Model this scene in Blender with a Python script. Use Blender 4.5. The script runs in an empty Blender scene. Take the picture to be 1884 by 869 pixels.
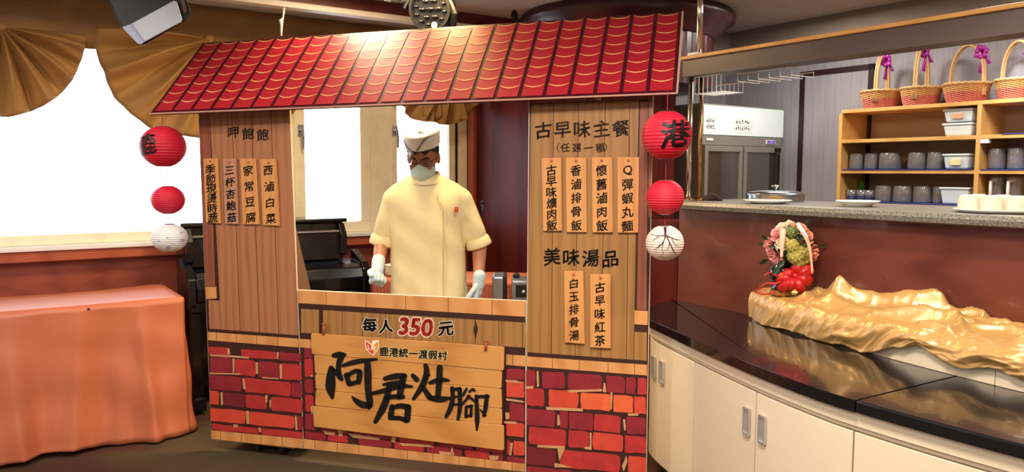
import bpy, bmesh, math, random
from mathutils import Vector, Matrix, noise
random.seed(7)
scene = bpy.context.scene
COL = scene.collection
sin, cos, pi, rad = math.sin, math.cos, math.pi, math.radians

# ---------------------------------------------------------------- camera
PITCH, ROLL, FPX, CAMH = rad(4.7), 0.003, 1440.0, 1.42
_f = Vector((0, cos(PITCH), -sin(PITCH))); _r0 = Vector((1, 0, 0)); _u0 = Vector((0, sin(PITCH), cos(PITCH)))
_u = _u0*cos(ROLL)-_r0*sin(ROLL); _r = _r0*cos(ROLL)+_u0*sin(ROLL)
CAM = Vector((0, 0, CAMH))
cd = bpy.data.cameras.new('camera'); cam = bpy.data.objects.new('camera', cd); COL.objects.link(cam)
cd.sensor_width = 36.0; cd.lens = 36.0*FPX/1884.0; cd.clip_start = 0.05; cd.clip_end = 200
mw = Matrix.Identity(4)
for i in range(3):
    mw[i][0] = _r[i]; mw[i][1] = _u[i]; mw[i][2] = -_f[i]; mw[i][3] = CAM[i]
cam.matrix_world = mw
scene.camera = cam

# ---------------------------------------------------------------- view, world and lights
scene.view_settings.view_transform = 'Standard'
scene.view_settings.look = 'None'
scene.view_settings.gamma = 1.0
scene.view_settings.use_curve_mapping = False
scene.view_settings.exposure = EXPOSURE = 0.0
w = bpy.data.worlds.new('daylight'); scene.world = w; w.use_nodes = True
_nt = w.node_tree; _bg = _nt.nodes['Background']
_bg.inputs[0].default_value = (0.86, 0.94, 1.0, 1); _bg.inputs[1].default_value = WORLD_STRENGTH = 6.5

# room axes: U runs along the window wall, V towards it; stall axes: SX along its front, SN away from the camera
_az = rad(55.7); U = Vector((sin(_az), cos(_az), 0)); V = Vector((-cos(_az), sin(_az), 0)); Z = Vector((0, 0, 1))
_ps = rad(16.1); SX = Vector((cos(_ps), -sin(_ps), 0)); SN = Vector((sin(_ps), cos(_ps), 0)); SD = 3.3067
def R3(u, v, z=0.0): return U*u+V*v+Z*z                 # a point in the room
def S3(s, z, n=0.0): return SX*s+SN*(SD-n)+Z*z           # a point on the stall front, n towards the camera
def ray(x, y): return _f+_r*((x-942)/FPX)-_u*((y-434.5)/FPX)
def on_z(x, y, z):
    d = ray(x, y); return CAM+d*((z-CAMH)/d.z)
def on_pl(x, y, p0, n):
    d = ray(x, y); return CAM+d*((p0-CAM).dot(n)/d.dot(n))
def on_v(x, y, v): return on_pl(x, y, V*v, V)
def on_u(x, y, u): return on_pl(x, y, U*u, U)
def on_s(x, y, n=0.0): return on_pl(x, y, S3(0, 0, n), SN)
def sz(x, y):                                            # sight line met with the stall front, as (s, z)
    p = on_s(x, y); return p.dot(SX), p.z

def area(name, loc, target, size, power, color, shape='DISK'):
    l = bpy.data.lights.new(name, 'AREA'); l.shape = shape; l.size = size; l.energy = power; l.color = color
    o = bpy.data.objects.new(name, l); COL.objects.link(o); o.location = loc
    o.rotation_euler = (Vector(target)-Vector(loc)).to_track_quat('-Z', 'Y').to_euler(); return o
def spot(name, loc, target, power, color, angle, blend=0.6, radius=0.05):
    l = bpy.data.lights.new(name, 'SPOT'); l.energy = power; l.color = color; l.spot_size = rad(angle); l.spot_blend = blend; l.shadow_soft_size = radius
    o = bpy.data.objects.new(name, l); COL.objects.link(o); o.location = loc
    o.rotation_euler = (Vector(target)-Vector(loc)).to_track_quat('-Z', 'Y').to_euler(); return o
CEIL = 2.46
WARM = (1.0, 0.84, 0.66); SOFT = (1.0, 0.93, 0.84); COOL = (0.80, 0.90, 1.0)
# round ceiling lamps of the dining hall (on the ceiling, pointing down)
for (x, y, p, c) in [(-1.4, 1.9, 36, SOFT), (0.2, 1.7, 60, SOFT), (-2.6, 0.2, 14, SOFT), (1.6, -0.6, 40, WARM), (-0.6, -0.9, 65, SOFT)]:
    area('ceiling_lamp', (x, y, CEIL-0.03), (x, y, 0), 0.55, p, c)
area('bar_ceiling_lamp', R3(3.8, 1.6, CEIL-0.03), R3(3.8, 1.6, 0), 0.5, 30, SOFT)
area('bar_ceiling_lamp', R3(4.1, 3.0, CEIL-0.03), R3(4.1, 3.0, 0), 0.4, 18, SOFT)
area('window_wall_fill', R3(1.7, 3.9, CEIL-0.03), R3(1.7, 3.9, 0), 0.35, 22, (1.0, 0.78, 0.5))  # unseen fill added to brighten the window frames and piano top
area('window_wall_fill', R3(-0.4, 3.7, CEIL-0.03), R3(-0.4, 3.7, 0), 0.35, 14, SOFT)  # second unseen fill added on the window side
spot('basket_downlight', R3(4.15, 1.85, CEIL-0.05), R3(4.8, 1.8, 1.80), 60, (0.95, 0.97, 1.0), 62, 0.7, 0.04)
area('stall_downlight', (-0.35, 4.15, CEIL-0.03), (-0.45, 4.1, 0), 0.25, 30, (1.0, 0.70, 0.30))
spot('roof_downlight', on_pl(640, 50, S3(0, 2.1, -0.25), SN)+Vector((0, -0.16, 0.34)), on_pl(642, 90, S3(0, 2.0, -0.2), SN), 5.5, (1.0, 0.62, 0.16), 58, 1.0, 0.06)
spot('buffet_downlight', R3(2.2, 0.9, CEIL-0.05), R3(2.6, 1.4, 0.8), 80, (1, 0.88, 0.68), 95, 0.8, 0.06)

# ---------------------------------------------------------------- helpers
def lin(c):
    if isinstance(c, str):
        c = c.lstrip('#'); c = tuple(int(c[i:i+2], 16) for i in (0, 2, 4))
    return tuple(((v/255/12.92) if v/255 <= 0.04045 else ((v/255+0.055)/1.055)**2.4) for v in c)
MATS = {}
def mat(name, col, rough=0.5, metal=0.0, kind='plain', col2=None, scale=8.0, stretch=(1, 1, 1), bump=0.0, alpha=1.0, spec=0.5, emit=0, coat=0.0, sss=0, amount=0.5, trans=0.0):
    if name in MATS: return MATS[name]
    m = bpy.data.materials.new(name); m.use_nodes = True; nt = m.node_tree; N = nt.nodes; L = nt.links
    b = N['Principled BSDF']; c = lin(col)+(1,)
    b.inputs['Base Color'].default_value = c; b.inputs['Roughness'].default_value = rough; b.inputs['Metallic'].default_value = metal
    b.inputs['Specular IOR Level'].default_value = spec
    b.inputs['Coat Weight'].default_value = coat
    if trans: b.inputs['Transmission Weight'].default_value = trans
    if sss: b.inputs['Subsurface Weight'].default_value = sss; b.inputs['Subsurface Radius'].default_value = (0.02, 0.008, 0.004)
    if emit: b.inputs['Emission Color'].default_value = c; b.inputs['Emission Strength'].default_value = emit
    if alpha < 1: b.inputs['Alpha'].default_value = alpha
    tc = N.new('ShaderNodeTexCoord'); mp = N.new('ShaderNodeMapping'); L.new(tc.outputs['Object'], mp.inputs[0])
    mp.inputs['Scale'].default_value = stretch
    c2 = lin(col2)+(1,) if col2 else tuple(v*0.72 for v in c[:3])+(1,)
    no = N.new('ShaderNodeTexNoise'); no.inputs['Scale'].default_value = scale; no.inputs['Detail'].default_value = 5; no.inputs['Roughness'].default_value = 0.6
    L.new(mp.outputs[0], no.inputs['Vector'])
    fac = no.outputs['Fac']
    rp = N.new('ShaderNodeValToRGB'); rp.color_ramp.elements[0].color = c; rp.color_ramp.elements[1].color = c2
    if kind == 'plain':
        rp.color_ramp.elements[0].position = 0.5-amount*0.1; rp.color_ramp.elements[1].position = 1.0
    elif kind == 'wood':
        wv = N.new('ShaderNodeTexWave'); wv.inputs['Scale'].default_value = scale*0.5; wv.inputs['Distortion'].default_value = 6; wv.inputs['Detail'].default_value = 3
        L.new(mp.outputs[0], wv.inputs['Vector'])
        mx = N.new('ShaderNodeMath'); mx.operation = 'MULTIPLY'; L.new(wv.outputs['Fac'], mx.inputs[0]); L.new(fac, mx.inputs[1]); fac = mx.outputs[0]
        rp.color_ramp.elements[0].position = 0.15; rp.color_ramp.elements[1].position = 0.75
    elif kind == 'speckle':
        no.inputs['Detail'].default_value = 2
        rp.color_ramp.elements[0].position = 0.42; rp.color_ramp.elements[1].position = 0.6
    elif kind == 'stripe':
        rp.color_ramp.elements[0].position = 0.35; rp.color_ramp.elements[1].position = 0.65
    L.new(fac, rp.inputs[0]); L.new(rp.outputs[0], b.inputs['Base Color'])
    if bump:
        bp = N.new('ShaderNodeBump'); bp.inputs['Strength'].default_value = bump; bp.inputs['Distance'].default_value = 0.01
        L.new(no.outputs['Fac'], bp.inputs['Height']); L.new(bp.outputs[0], b.inputs['Normal'])
    MATS[name] = m; return m
def glassmat(name, tint, refl=0.12, base=0.0, basecol='#ffffff', rough=0.03):
    if name in MATS: return MATS[name]
    m = bpy.data.materials.new(name); m.use_nodes = True; nt = m.node_tree; N = nt.nodes; L = nt.links
    N.remove(N['Principled BSDF']); out = N['Material Output']
    tr = N.new('ShaderNodeBsdfTransparent'); tr.inputs[0].default_value = lin(tint)+(1,)
    gl = N.new('ShaderNodeBsdfGlossy'); gl.inputs['Roughness'].default_value = rough
    fr = N.new('ShaderNodeFresnel'); fr.inputs[0].default_value = 1.45
    ad = N.new('ShaderNodeMath'); ad.operation = 'MULTIPLY_ADD'; ad.inputs[1].default_value = 1.0; ad.inputs[2].default_value = refl*0.3; L.new(fr.outputs[0], ad.inputs[0])
    mx = N.new('ShaderNodeMixShader'); L.new(ad.outputs[0], mx.inputs[0]); L.new(tr.outputs[0], mx.inputs[1]); L.new(gl.outputs[0], mx.inputs[2])
    last = mx
    if base:
        df = N.new('ShaderNodeBsdfDiffuse'); df.inputs[0].default_value = lin(basecol)+(1,)
        m2 = N.new('ShaderNodeMixShader'); m2.inputs[0].default_value = base; L.new(mx.outputs[0], m2.inputs[1]); L.new(df.outputs[0], m2.inputs[2]); last = m2
    L.new(last.outputs[0], out.inputs[0]); MATS[name] = m; return m

class B:
    """collects vertices (world space) and faces of one part"""
    def __init__(s): s.v = []; s.f = []; s.m = []; s.mi = 0
    def add(s, vs, fs):
        n = len(s.v); s.v += [Vector(p) for p in vs]; s.f += [tuple(i+n for i in f) for f in fs]; s.m += [s.mi]*len(fs); return s
    def hexa(s, a, b):          # two rings of four points
        s.add(list(a)+list(b), [(3, 2, 1, 0), (4, 5, 6, 7), (0, 1, 5, 4), (1, 2, 6, 5), (2, 3, 7, 6), (3, 0, 4, 7)]); return s
    def prism(s, front, back):
        n = len(front)
        s.add(list(front)+list(back), [tuple(range(n)), tuple(range(2*n-1, n-1, -1))]+[(i, i+n, (i+1) % n+n, (i+1) % n) for i in range(n)]); return s
    def rbox(s, u0, u1, v0, v1, z0, z1):        # box along the room axes
        return s.hexa([R3(u0, v0, z0), R3(u1, v0, z0), R3(u1, v1, z0), R3(u0, v1, z0)], [R3(u0, v0, z1), R3(u1, v0, z1), R3(u1, v1, z1), R3(u0, v1, z1)])
    def obox(s, c, ax, ay, az):                 # box at c with half axes
        c = Vector(c)
        return s.hexa([c-ax-ay-az, c+ax-ay-az, c+ax+ay-az, c-ax+ay-az], [c-ax-ay+az, c+ax-ay+az, c+ax+ay+az, c-ax+ay+az])
    def grid(s, rows, closed=False, flip=False):
        h = len(rows); wd = len(rows[0]); fs = []
        for j in range(h-1):
            for i in range(wd if closed else wd-1):
                q = (j*wd+i, j*wd+(i+1) % wd, (j+1)*wd+(i+1) % wd, (j+1)*wd+i)
                fs.append(q[::-1] if flip else q)
        return s.add([p for r in rows for p in r], fs)
    def loft(s, rings, cap=True):
        n = len(s.v); w_ = len(rings[0]); s.grid(rings, True)
        if cap:
            s.f.append(tuple(range(n+w_-1, n-1, -1))); k = n+(len(rings)-1)*w_; s.f.append(tuple(range(k, k+w_))); s.m += [s.mi]*2
        return s
    def tube(s, pts, r, seg=8, cap=True):
        pts = [Vector(p) for p in pts]; rs = r if isinstance(r, (list, tuple)) else [r]*len(pts); rings = []
        up = None
        for i, p in enumerate(pts):
            t = (pts[min(i+1, len(pts)-1)]-pts[max(i-1, 0)]).normalized()
            if up is None:
                up = Vector((0, 0, 1)) if abs(t.z) < 0.9 else Vector((1, 0, 0))
            a = t.cross(up)
            if a.length < 1e-6: a = t.orthogonal()
            a.normalize(); b = a.cross(t); up = b
            rings.append([p+a*(rs[i]*cos(2*pi*k/seg))+b*(rs[i]*sin(2*pi*k/seg)) for k in range(seg)])
        return s.loft(rings, cap)
    def lathe(s, base, prof, seg=24, ax=None, ay=None, az=None, cap=False, fn=None):
        ax = ax or Vector((1, 0, 0)); ay = ay or Vector((0, 1, 0)); az = az or Vector((0, 0, 1)); base = Vector(base)
        rings = []
        for j, (r, h) in enumerate(prof):
            rings.append([base+ax*((r if not fn else fn(r, j, k))*cos(2*pi*k/seg))+ay*((r if not fn else fn(r, j, k))*sin(2*pi*k/seg))+az*h for k in range(seg)])
        return s.loft(rings, cap)
    def ball(s, c, rx, ry, rz, seg=16, rings=10, M=None):
        c = Vector(c); rr = []
        for j in range(rings+1):
            t = pi*j/rings; rr.append([c+(M @ Vector((rx*sin(t)*cos(2*pi*k/seg), ry*sin(t)*sin(2*pi*k/seg), rz*cos(t))) if M else Vector((rx*sin(t)*cos(2*pi*k/seg), ry*sin(t)*sin(2*pi*k/seg), rz*cos(t)))) for k in range(seg)])
        return s.grid(rr, True, True)
    def done(s, name, mats, parent=None, origin=None, smooth=False, bevel=0, label=None, sub=0, solid=0, recalc=True):
        if parent is not None: org = ORG[parent.name]
        else: org = Vector(origin) if origin is not None else base_of(s.v)
        me = bpy.data.meshes.new(name); me.from_pydata([tuple(p-org) for p in s.v], [], s.f)
        mats = mats if isinstance(mats, (list, tuple)) else [mats]
        for m in mats: me.materials.append(m)
        me.polygons.foreach_set('material_index', s.m)
        if recalc:
            bm = bmesh.new(); bm.from_mesh(me); bmesh.ops.recalc_face_normals(bm, faces=bm.faces); bm.to_mesh(me); bm.free()
        if smooth: me.polygons.foreach_set('use_smooth', [True]*len(me.polygons))
        o = bpy.data.objects.new(name, me); COL.objects.link(o)
        if parent is not None: o.parent = parent
        else: o.location = org
        ORG[o.name] = org
        if bevel:
            md = o.modifiers.new('bevel', 'BEVEL'); md.width = bevel; md.segments = 2; md.limit_method = 'ANGLE'; md.angle_limit = rad(40)
        if solid:
            md = o.modifiers.new('solid', 'SOLIDIFY'); md.thickness = solid; md.offset = 0
        if sub:
            md = o.modifiers.new('sub', 'SUBSURF'); md.levels = sub; md.render_levels = sub
        if label: o['label'] = label
        return o
ORG = {}
def base_of(vs):
    xs = [p.x for p in vs]; ys = [p.y for p in vs]; zs = [p.z for p in vs]
    return Vector(((min(xs)+max(xs))/2, (min(ys)+max(ys))/2, min(zs)))
def thing(name, label, cat, loc, group=None):
    o = bpy.data.objects.new(name, None); COL.objects.link(o); o.location = loc; ORG[o.name] = Vector(loc)
    o.empty_display_size = 0.1
    return tag(o, label, cat, group)
def tag(o, label, cat, group=None):
    o['label'] = label; o['category'] = cat
    if group: o['group'] = group
    return o
def struct(o, label=None):
    o['kind'] = 'structure'
    if label: o['label'] = label
    return o
def remesh(bs, voxel, smooth=4, factor=0.5):
    """several closed shapes fused to one continuous surface; returns a builder"""
    me = bpy.data.meshes.new('tmp'); me.from_pydata([tuple(p) for p in bs.v], [], bs.f)
    bm = bmesh.new(); bm.from_mesh(me); bmesh.ops.recalc_face_normals(bm, faces=bm.faces); bm.to_mesh(me); bm.free()
    o = bpy.data.objects.new('tmp', me); COL.objects.link(o)
    md = o.modifiers.new('r', 'REMESH'); md.mode = 'VOXEL'; md.voxel_size = voxel
    if smooth:
        ms = o.modifiers.new('s', 'SMOOTH'); ms.iterations = smooth; ms.factor = factor
    dg = bpy.context.evaluated_depsgraph_get(); m2 = bpy.data.meshes.new_from_object(o.evaluated_get(dg))
    out = B(); out.add([v.co.copy() for v in m2.vertices], [tuple(p.vertices) for p in m2.polygons])
    bpy.data.objects.remove(o); bpy.data.meshes.remove(me); bpy.data.meshes.remove(m2)
    return out
def catmull(pts, n=6):
    out = []
    P = [Vector(p) for p in pts]
    for i in range(len(P)-1):
        p0 = P[max(i-1, 0)]; p1 = P[i]; p2 = P[i+1]; p3 = P[min(i+2, len(P)-1)]
        for k in range(n):
            t = k/n
            out.append(0.5*((2*p1)+(p2-p0)*t+(2*p0-5*p1+4*p2-p3)*t*t+(3*p1-p0-3*p2+p3)*t*t*t))
    out.append(P[-1]); return out
# lettering: outlines of the built-in font, each glyph a flat mesh in a unit square
GLYPH = {}
def glyph(ch, weight=0.0):
    k = (ch, weight)
    if k not in GLYPH:
        c = bpy.data.curves.new('g', 'FONT'); c.body = ch; c.offset = weight; c.resolution_u = 3
        o = bpy.data.objects.new('g', c); COL.objects.link(o)
        dg = bpy.context.evaluated_depsgraph_get(); me = bpy.data.meshes.new_from_object(o.evaluated_get(dg))
        vs = [(v.co.x, v.co.y) for v in me.vertices]; fs = [tuple(p.vertices) for p in me.polygons]
        if vs:
            x0 = min(v[0] for v in vs); x1 = max(v[0] for v in vs); y0 = min(v[1] for v in vs); y1 = max(v[1] for v in vs)
        else: x0 = x1 = y0 = y1 = 0
        bpy.data.objects.remove(o); bpy.data.curves.remove(c); bpy.data.meshes.remove(me)
        GLYPH[k] = (vs, fs, (x0, x1, y0, y1))
    return GLYPH[k]
def put_glyph(b, ch, cx, cy, h, mapf, weight=0.018, rise=0.0, wscale=1.0, wob=0.0, fit=True, rot=0.0):
    """glyph centred at (cx, cy) in picture-like units (y down), h tall; mapf turns (x, y) into a point"""
    vs, fs, (x0, x1, y0, y1) = glyph(ch, 0.0)
    if not vs: return
    s = h/0.92 if fit else h; mx, my = (x0+x1)/2, (y0+y1)/2
    k = 8 if weight > 0.04 else 6
    offs = [(0, 0)]+([(cos(2*pi*i/k+.4)*weight*s, sin(2*pi*i/k+.4)*weight*s) for i in range(k)] if weight else [])
    for (ox, oy) in offs:
        out = []
        for (x, y) in vs:
            X, Y = (x-mx)*s*wscale, (y-my)*s+rise*(x-mx)*s
            if wob:
                q = noise.noise_vector(Vector((X*2.6/h+ord(ch) % 17, Y*2.6/h, 0))); X += q.x*wob*h; Y += q.y*wob*h
            X += ox; Y += oy
            if rot: X, Y = X*cos(rot)-Y*sin(rot), X*sin(rot)+Y*cos(rot)
            out.append(mapf(cx+X, cy-Y))
        b.add(out, fs)
def stroke(b, pts, mapf, n=6):
    """one brush stroke: (x, y, width) points, round ends"""
    P = catmull([(p[0], p[1], p[2]) for p in pts], n); Lf = []; Rt = []
    for i, p in enumerate(P):
        t = P[min(i+1, len(P)-1)]-P[max(i-1, 0)]; t = Vector((t.x, t.y)); t.normalize(); nrm = Vector((-t.y, t.x)); hw = max(p.z, 1)/2
        Lf.append((p.x+nrm.x*hw, p.y+nrm.y*hw)); Rt.append((p.x-nrm.x*hw, p.y-nrm.y*hw))
        if i == 0: t0 = t
        if i == len(P)-1: t1 = t
    def capf(p, t, w_, sgn):
        a0 = math.atan2(t.y, t.x); return [(p.x+w_/2*cos(a0+sgn*a), p.y+w_/2*sin(a0+sgn*a)) for a in (pi/2-pi/4, 0, -pi/2+pi/4)]
    poly = Lf+capf(P[-1], t1, P[-1].z, 1)+Rt[::-1]+capf(P[0], -t0, P[0].z, 1)
    m = len(Lf)
    vs = [mapf(x, y) for x, y in poly]
    fs = []
    n2 = len(poly)
    for i in range(m-1):
        fs.append((i, i+1, m+3+(m-2-i), m+3+(m-1-i)))
    fs.append((m-1, m, m+1, m+2, m+3)); fs.append(tuple([2*m+2, 2*m+3, 2*m+4, 2*m+5, 0]))
    b.add(vs, fs)
# ---------------------------------------------------------------- materials
M_floor = None
def floor_mat():
    m = bpy.data.materials.new('carpet'); m.use_nodes = True; nt = m.node_tree; N = nt.nodes; L = nt.links; b = N['Principled BSDF']
    b.inputs['Roughness'].default_value = 0.75
    tc = N.new('ShaderNodeTexCoord'); no = N.new('ShaderNodeTexNoise'); no.inputs['Scale'].default_value = 1.1; no.inputs['Detail'].default_value = 2
    L.new(tc.outputs['Object'], no.inputs['Vector'])
    rp = N.new('ShaderNodeValToRGB'); rp.color_ramp.elements[0].position = 0.46; rp.color_ramp.elements[1].position = 0.54
    rp.color_ramp.elements[0].color = lin('#4e2a20')+(1,); rp.color_ramp.elements[1].color = lin('#54452c')+(1,)
    n2 = N.new('ShaderNodeTexNoise'); n2.inputs['Scale'].default_value = 60; n2.inputs['Detail'].default_value = 4; L.new(tc.outputs['Object'], n2.inputs['Vector'])
    mx = N.new('ShaderNodeMixRGB'); mx.blend_type = 'MULTIPLY'; mx.inputs[0].default_value = 0.5
    L.new(no.outputs['Fac'], rp.inputs[0]); L.new(rp.outputs[0], mx.inputs[1]); L.new(n2.outputs['Fac'], mx.inputs[2]); L.new(mx.outputs[0], b.inputs['Base Color'])
    return m
CREAM = mat('cream_window_frame', '#fbf2d6', 0.45, amount=0.2)
WHITEP = mat('white_paint', '#eef0ee', 0.5, amount=0.2)
REDWOOD = mat('red_brown_wood', '#a24c39', 0.42, kind='wood', col2='#85392a', scale=3, stretch=(1, 1, 6))
REDBAND = mat('orange_brown_wood', '#b05a3c', 0.4, kind='wood', col2='#93442e', scale=3)
DARKWOOD = mat('dark_red_wood', '#5e201a', 0.5, kind='wood', col2='#3a1210', scale=4, stretch=(1, 1, .3), spec=.12)
CORNICE = mat('dark_cornice_wood', '#3e1418', 0.35, kind='wood', col2='#280c10', scale=4)
CEILM = mat('ceiling_paint', '#beb2a8', 0.8, amount=0.2)
WALLP = mat('striped_wallpaper', '#a6a2a6', 0.55, kind='stripe', col2='#97929a', scale=60, stretch=(1, 1, 0.02))
PLASTER = mat('warm_plaster', '#d8cbb8', 0.8, amount=0.2)
BLACK = mat('black_slot', '#0a0908', 0.6)
CHROME = mat('brushed_steel', '#b9bcc0', 0.25, 1.0, amount=0.2)
BRASS = mat('brass', '#c79a5a', 0.25, 1.0, amount=0.2)
CURT = mat('gold_brown_curtain', '#c09458', 0.6, col2='#a87c44', scale=5)
def translucent(m, amt):
    nt = m.node_tree; N = nt.nodes; L = nt.links; b = N['Principled BSDF']; out = N['Material Output']
    tr = N.new('ShaderNodeBsdfTranslucent'); mx = N.new('ShaderNodeMixShader'); mx.inputs[0].default_value = amt
    src = b.inputs['Base Color'].links[0].from_socket; L.new(src, tr.inputs[0]); L.new(b.outputs[0], mx.inputs[1]); L.new(tr.outputs[0], mx.inputs[2]); L.new(mx.outputs[0], out.inputs[0])
translucent(CURT, 0.16)
GLASS = glassmat('window_glass', '#f6fbff', 0.1)
WIREW = mat('white_wire', '#e8e6e2', 0.35)

# ---------------------------------------------------------------- the room
struct(B().rbox(-4.2, 5.1, -4.2, 5.5, -0.1, 0).done('floor', floor_mat()))
struct(B().rbox(-4.2, 5.1, -4.2, 5.5, CEIL, CEIL+0.1).done('ceiling', CEILM))
# window wall: wood dado, lintel, piers between the openings
WV = 5.3
b = B()
b.rbox(-4.2, 3.3, WV, WV+0.2, 0, 0.98)
b.rbox(-4.2, 3.3, WV, WV+0.2, 2.34, CEIL)
b.rbox(-4.2, -3.6, WV, WV+0.2, 0.98, 2.34)
b.rbox(3.17, 3.3, WV, WV+0.2, 0.98, 2.34)
struct(b.done('wall_left', REDWOOD))
struct(B().rbox(-4.2, 3.17, WV-0.09, WV, 0.895, 0.957).done('trim_1', REDBAND, bevel=0.006), 'orange brown wooden band below the window sill')
struct(B().rbox(-4.2, 3.17, WV-0.11, WV+0.1, 0.958, 0.985).done('trim_2', WHITEP, bevel=0.005), 'white window sill board')
struct(B().rbox(-4.2, -4.0, -4.0, WV, 0, CEIL).done('wall_far', PLASTER))
struct(B().rbox(-4.0, 4.9, -4.2, -4.0, 0, CEIL).done('wall_front', PLASTER))
struct(B().rbox(4.9, 5.1, -4.0, 4.3, 0, CEIL).done('wall_right', WALLP))
struct(B().rbox(3.5, 4.9, 4.2, 4.4, 0, CEIL).done('wall_back', WALLP))
struct(B().rbox(4.7, 4.9, -4.0, 4.2, 2.28, CEIL).rbox(3.5, 4.7, 4.0, 4.2, 2.28, CEIL).done('ceiling_stand_in', mat('dim_ceiling_tone', '#8e8276', .8, amount=.2)), 'added taupe box standing in for the dim ceiling above the bar walls')  # added box, its taupe stands in for the dim ceiling over the bar
# grooved panelling between the windows and the column
def grooved(name, p0, p1, z0, z1, nrm, m, pitch=0.036, depth=0.010):
    L_ = (p1-p0).length; d = (p1-p0)/L_; n = int(L_/pitch); rows = [[], []]
    for i in range(n):
        for a, dd in ((0.0, 0), (0.66, 0), (0.76, -depth), (0.9, -depth)):
            q = p0+d*((i+a)*pitch)+nrm*dd; rows[0].append(q+Z*z0); rows[1].append(q+Z*z1)
    return B().grid(rows).done(name, m, solid=0.02)
struct(grooved('wall_panelling', R3(3.2, 5.3), R3(3.2, 4.15), 0, CEIL, -U, DARKWOOD), 'dark red grooved wooden panelling beside the window')
struct(B().rbox(3.23, 3.5, 4.15, 5.5, 0, CEIL).done('wall_partition', DARKWOOD))
struct(B().rbox(3.155, 3.19, 5.16, 5.24, 0.985, 2.4).done('trim_5', REDWOOD, bevel=0.004), 'narrow red brown edge board at the end of the windows')
# round column with grooves, wide drum and cornice at the top
cc = R3(3.6, 3.98); kc = R3(3.666, 4.02)
def fl(r, j, k): return r-(0.006 if k % 4 == 3 else 0)
col = B().lathe(cc, [(0.36, 0.0), (0.36, 1.98)], 160, fn=fl).done('wall_column', DARKWOOD)
struct(col, 'dark red grooved round column')
B().lathe(cc, [(0.375, 0.0), (0.375, 0.12), (0.362, 0.13)], 48).done('column_base', CORNICE, col)
B().lathe(kc, [(0.34, 1.96), (0.58, 1.97), (0.58, 2.30)], 200, fn=fl).done('drum', CORNICE, col)
B().lathe(kc, [(0.57, 2.285), (0.60, 2.29), (0.605, 2.315), (0.64, 2.335), (0.66, 2.37), (0.715, 2.395), (0.72, 2.43), (0.70, 2.458)], 64).done('cornice', CORNICE, col, smooth=True)
# fascia in front of the curtain recess, with its white lower edge
f1 = B().rbox(-4.0, 3.2, 4.50, 4.53, 2.383, CEIL).done('trim_3', mat('fascia_wood', '#6b2a2c', 0.4, kind='wood', col2='#521d20', scale=3))
struct(f1, 'dark red wooden fascia along the ceiling')
struct(B().rbox(-4.0, 3.2, 4.47, 4.55, 2.349, 2.383).done('trim_4', mat('off_white_edge', '#e6dcd0', 0.5), bevel=0.004), 'white lower edge of the ceiling fascia')

# windows: cream frames, panes, lever handles
def window(n, u0, u1, z0, z1, label, fw=0.06, handle=None):
    b = B(); v0, v1 = WV-0.02, WV+0.06
    b.rbox(u0, u1, v0, v1, z0, z0+fw); b.rbox(u0, u1, v0, v1, z1-fw, z1); b.rbox(u0, u0+fw, v0, v1, z0+fw, z1-fw); b.rbox(u1-fw, u1, v0, v1, z0+fw, z1-fw)
    o = struct(b.done('window_%d' % n, CREAM, bevel=0.006), label)
    B().rbox(u0+fw, u1-fw, WV+0.02, WV+0.026, z0+fw, z1-fw).done('pane', GLASS, o)
    if handle:
        hu, hz = handle; h = B(); h.rbox(hu-0.018, hu+0.018, v0-0.02, v0, hz-0.035, hz+0.035)
        h.tube([R3(hu, v0-0.015, hz), R3(hu, v0-0.045, hz), R3(hu+0.006, v0-0.05, hz-0.06), R3(hu+0.008, v0-0.045, hz-0.13)], [0.011, 0.011, 0.009, 0.007], 8)
        h.done('handle', CHROME, o, smooth=False)
    return o
window(1, -3.6, 1.80, 0.985, 2.34, 'large window pane with cream lower frame left of the food stall')
window(2, 1.80, 2.36, 0.985, 2.34, 'narrow casement window with lever handle behind the food stall', 0.075, (1.842, 1.70))
window(3, 2.52, 3.07, 0.985, 2.34, 'narrow casement window behind the chef hat', 0.055, (2.55, 1.72))
struct(B().rbox(2.36, 2.52, WV-0.01, WV+0.08, 0.985, 2.34).done('window_post', CREAM, bevel=0.004), 'wide cream post between the casement windows')
struct(B().rbox(3.07, 3.10, WV, WV+0.08, 0.985, 2.34).done('window_slot', BLACK), 'black slot beside the last window frame')
struct(B().rbox(3.10, 3.17, WV-0.03, WV+0.08, 0.985, 2.34).done('window_jamb', CREAM, bevel=0.004), 'cream jamb at the end of the window wall')

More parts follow.
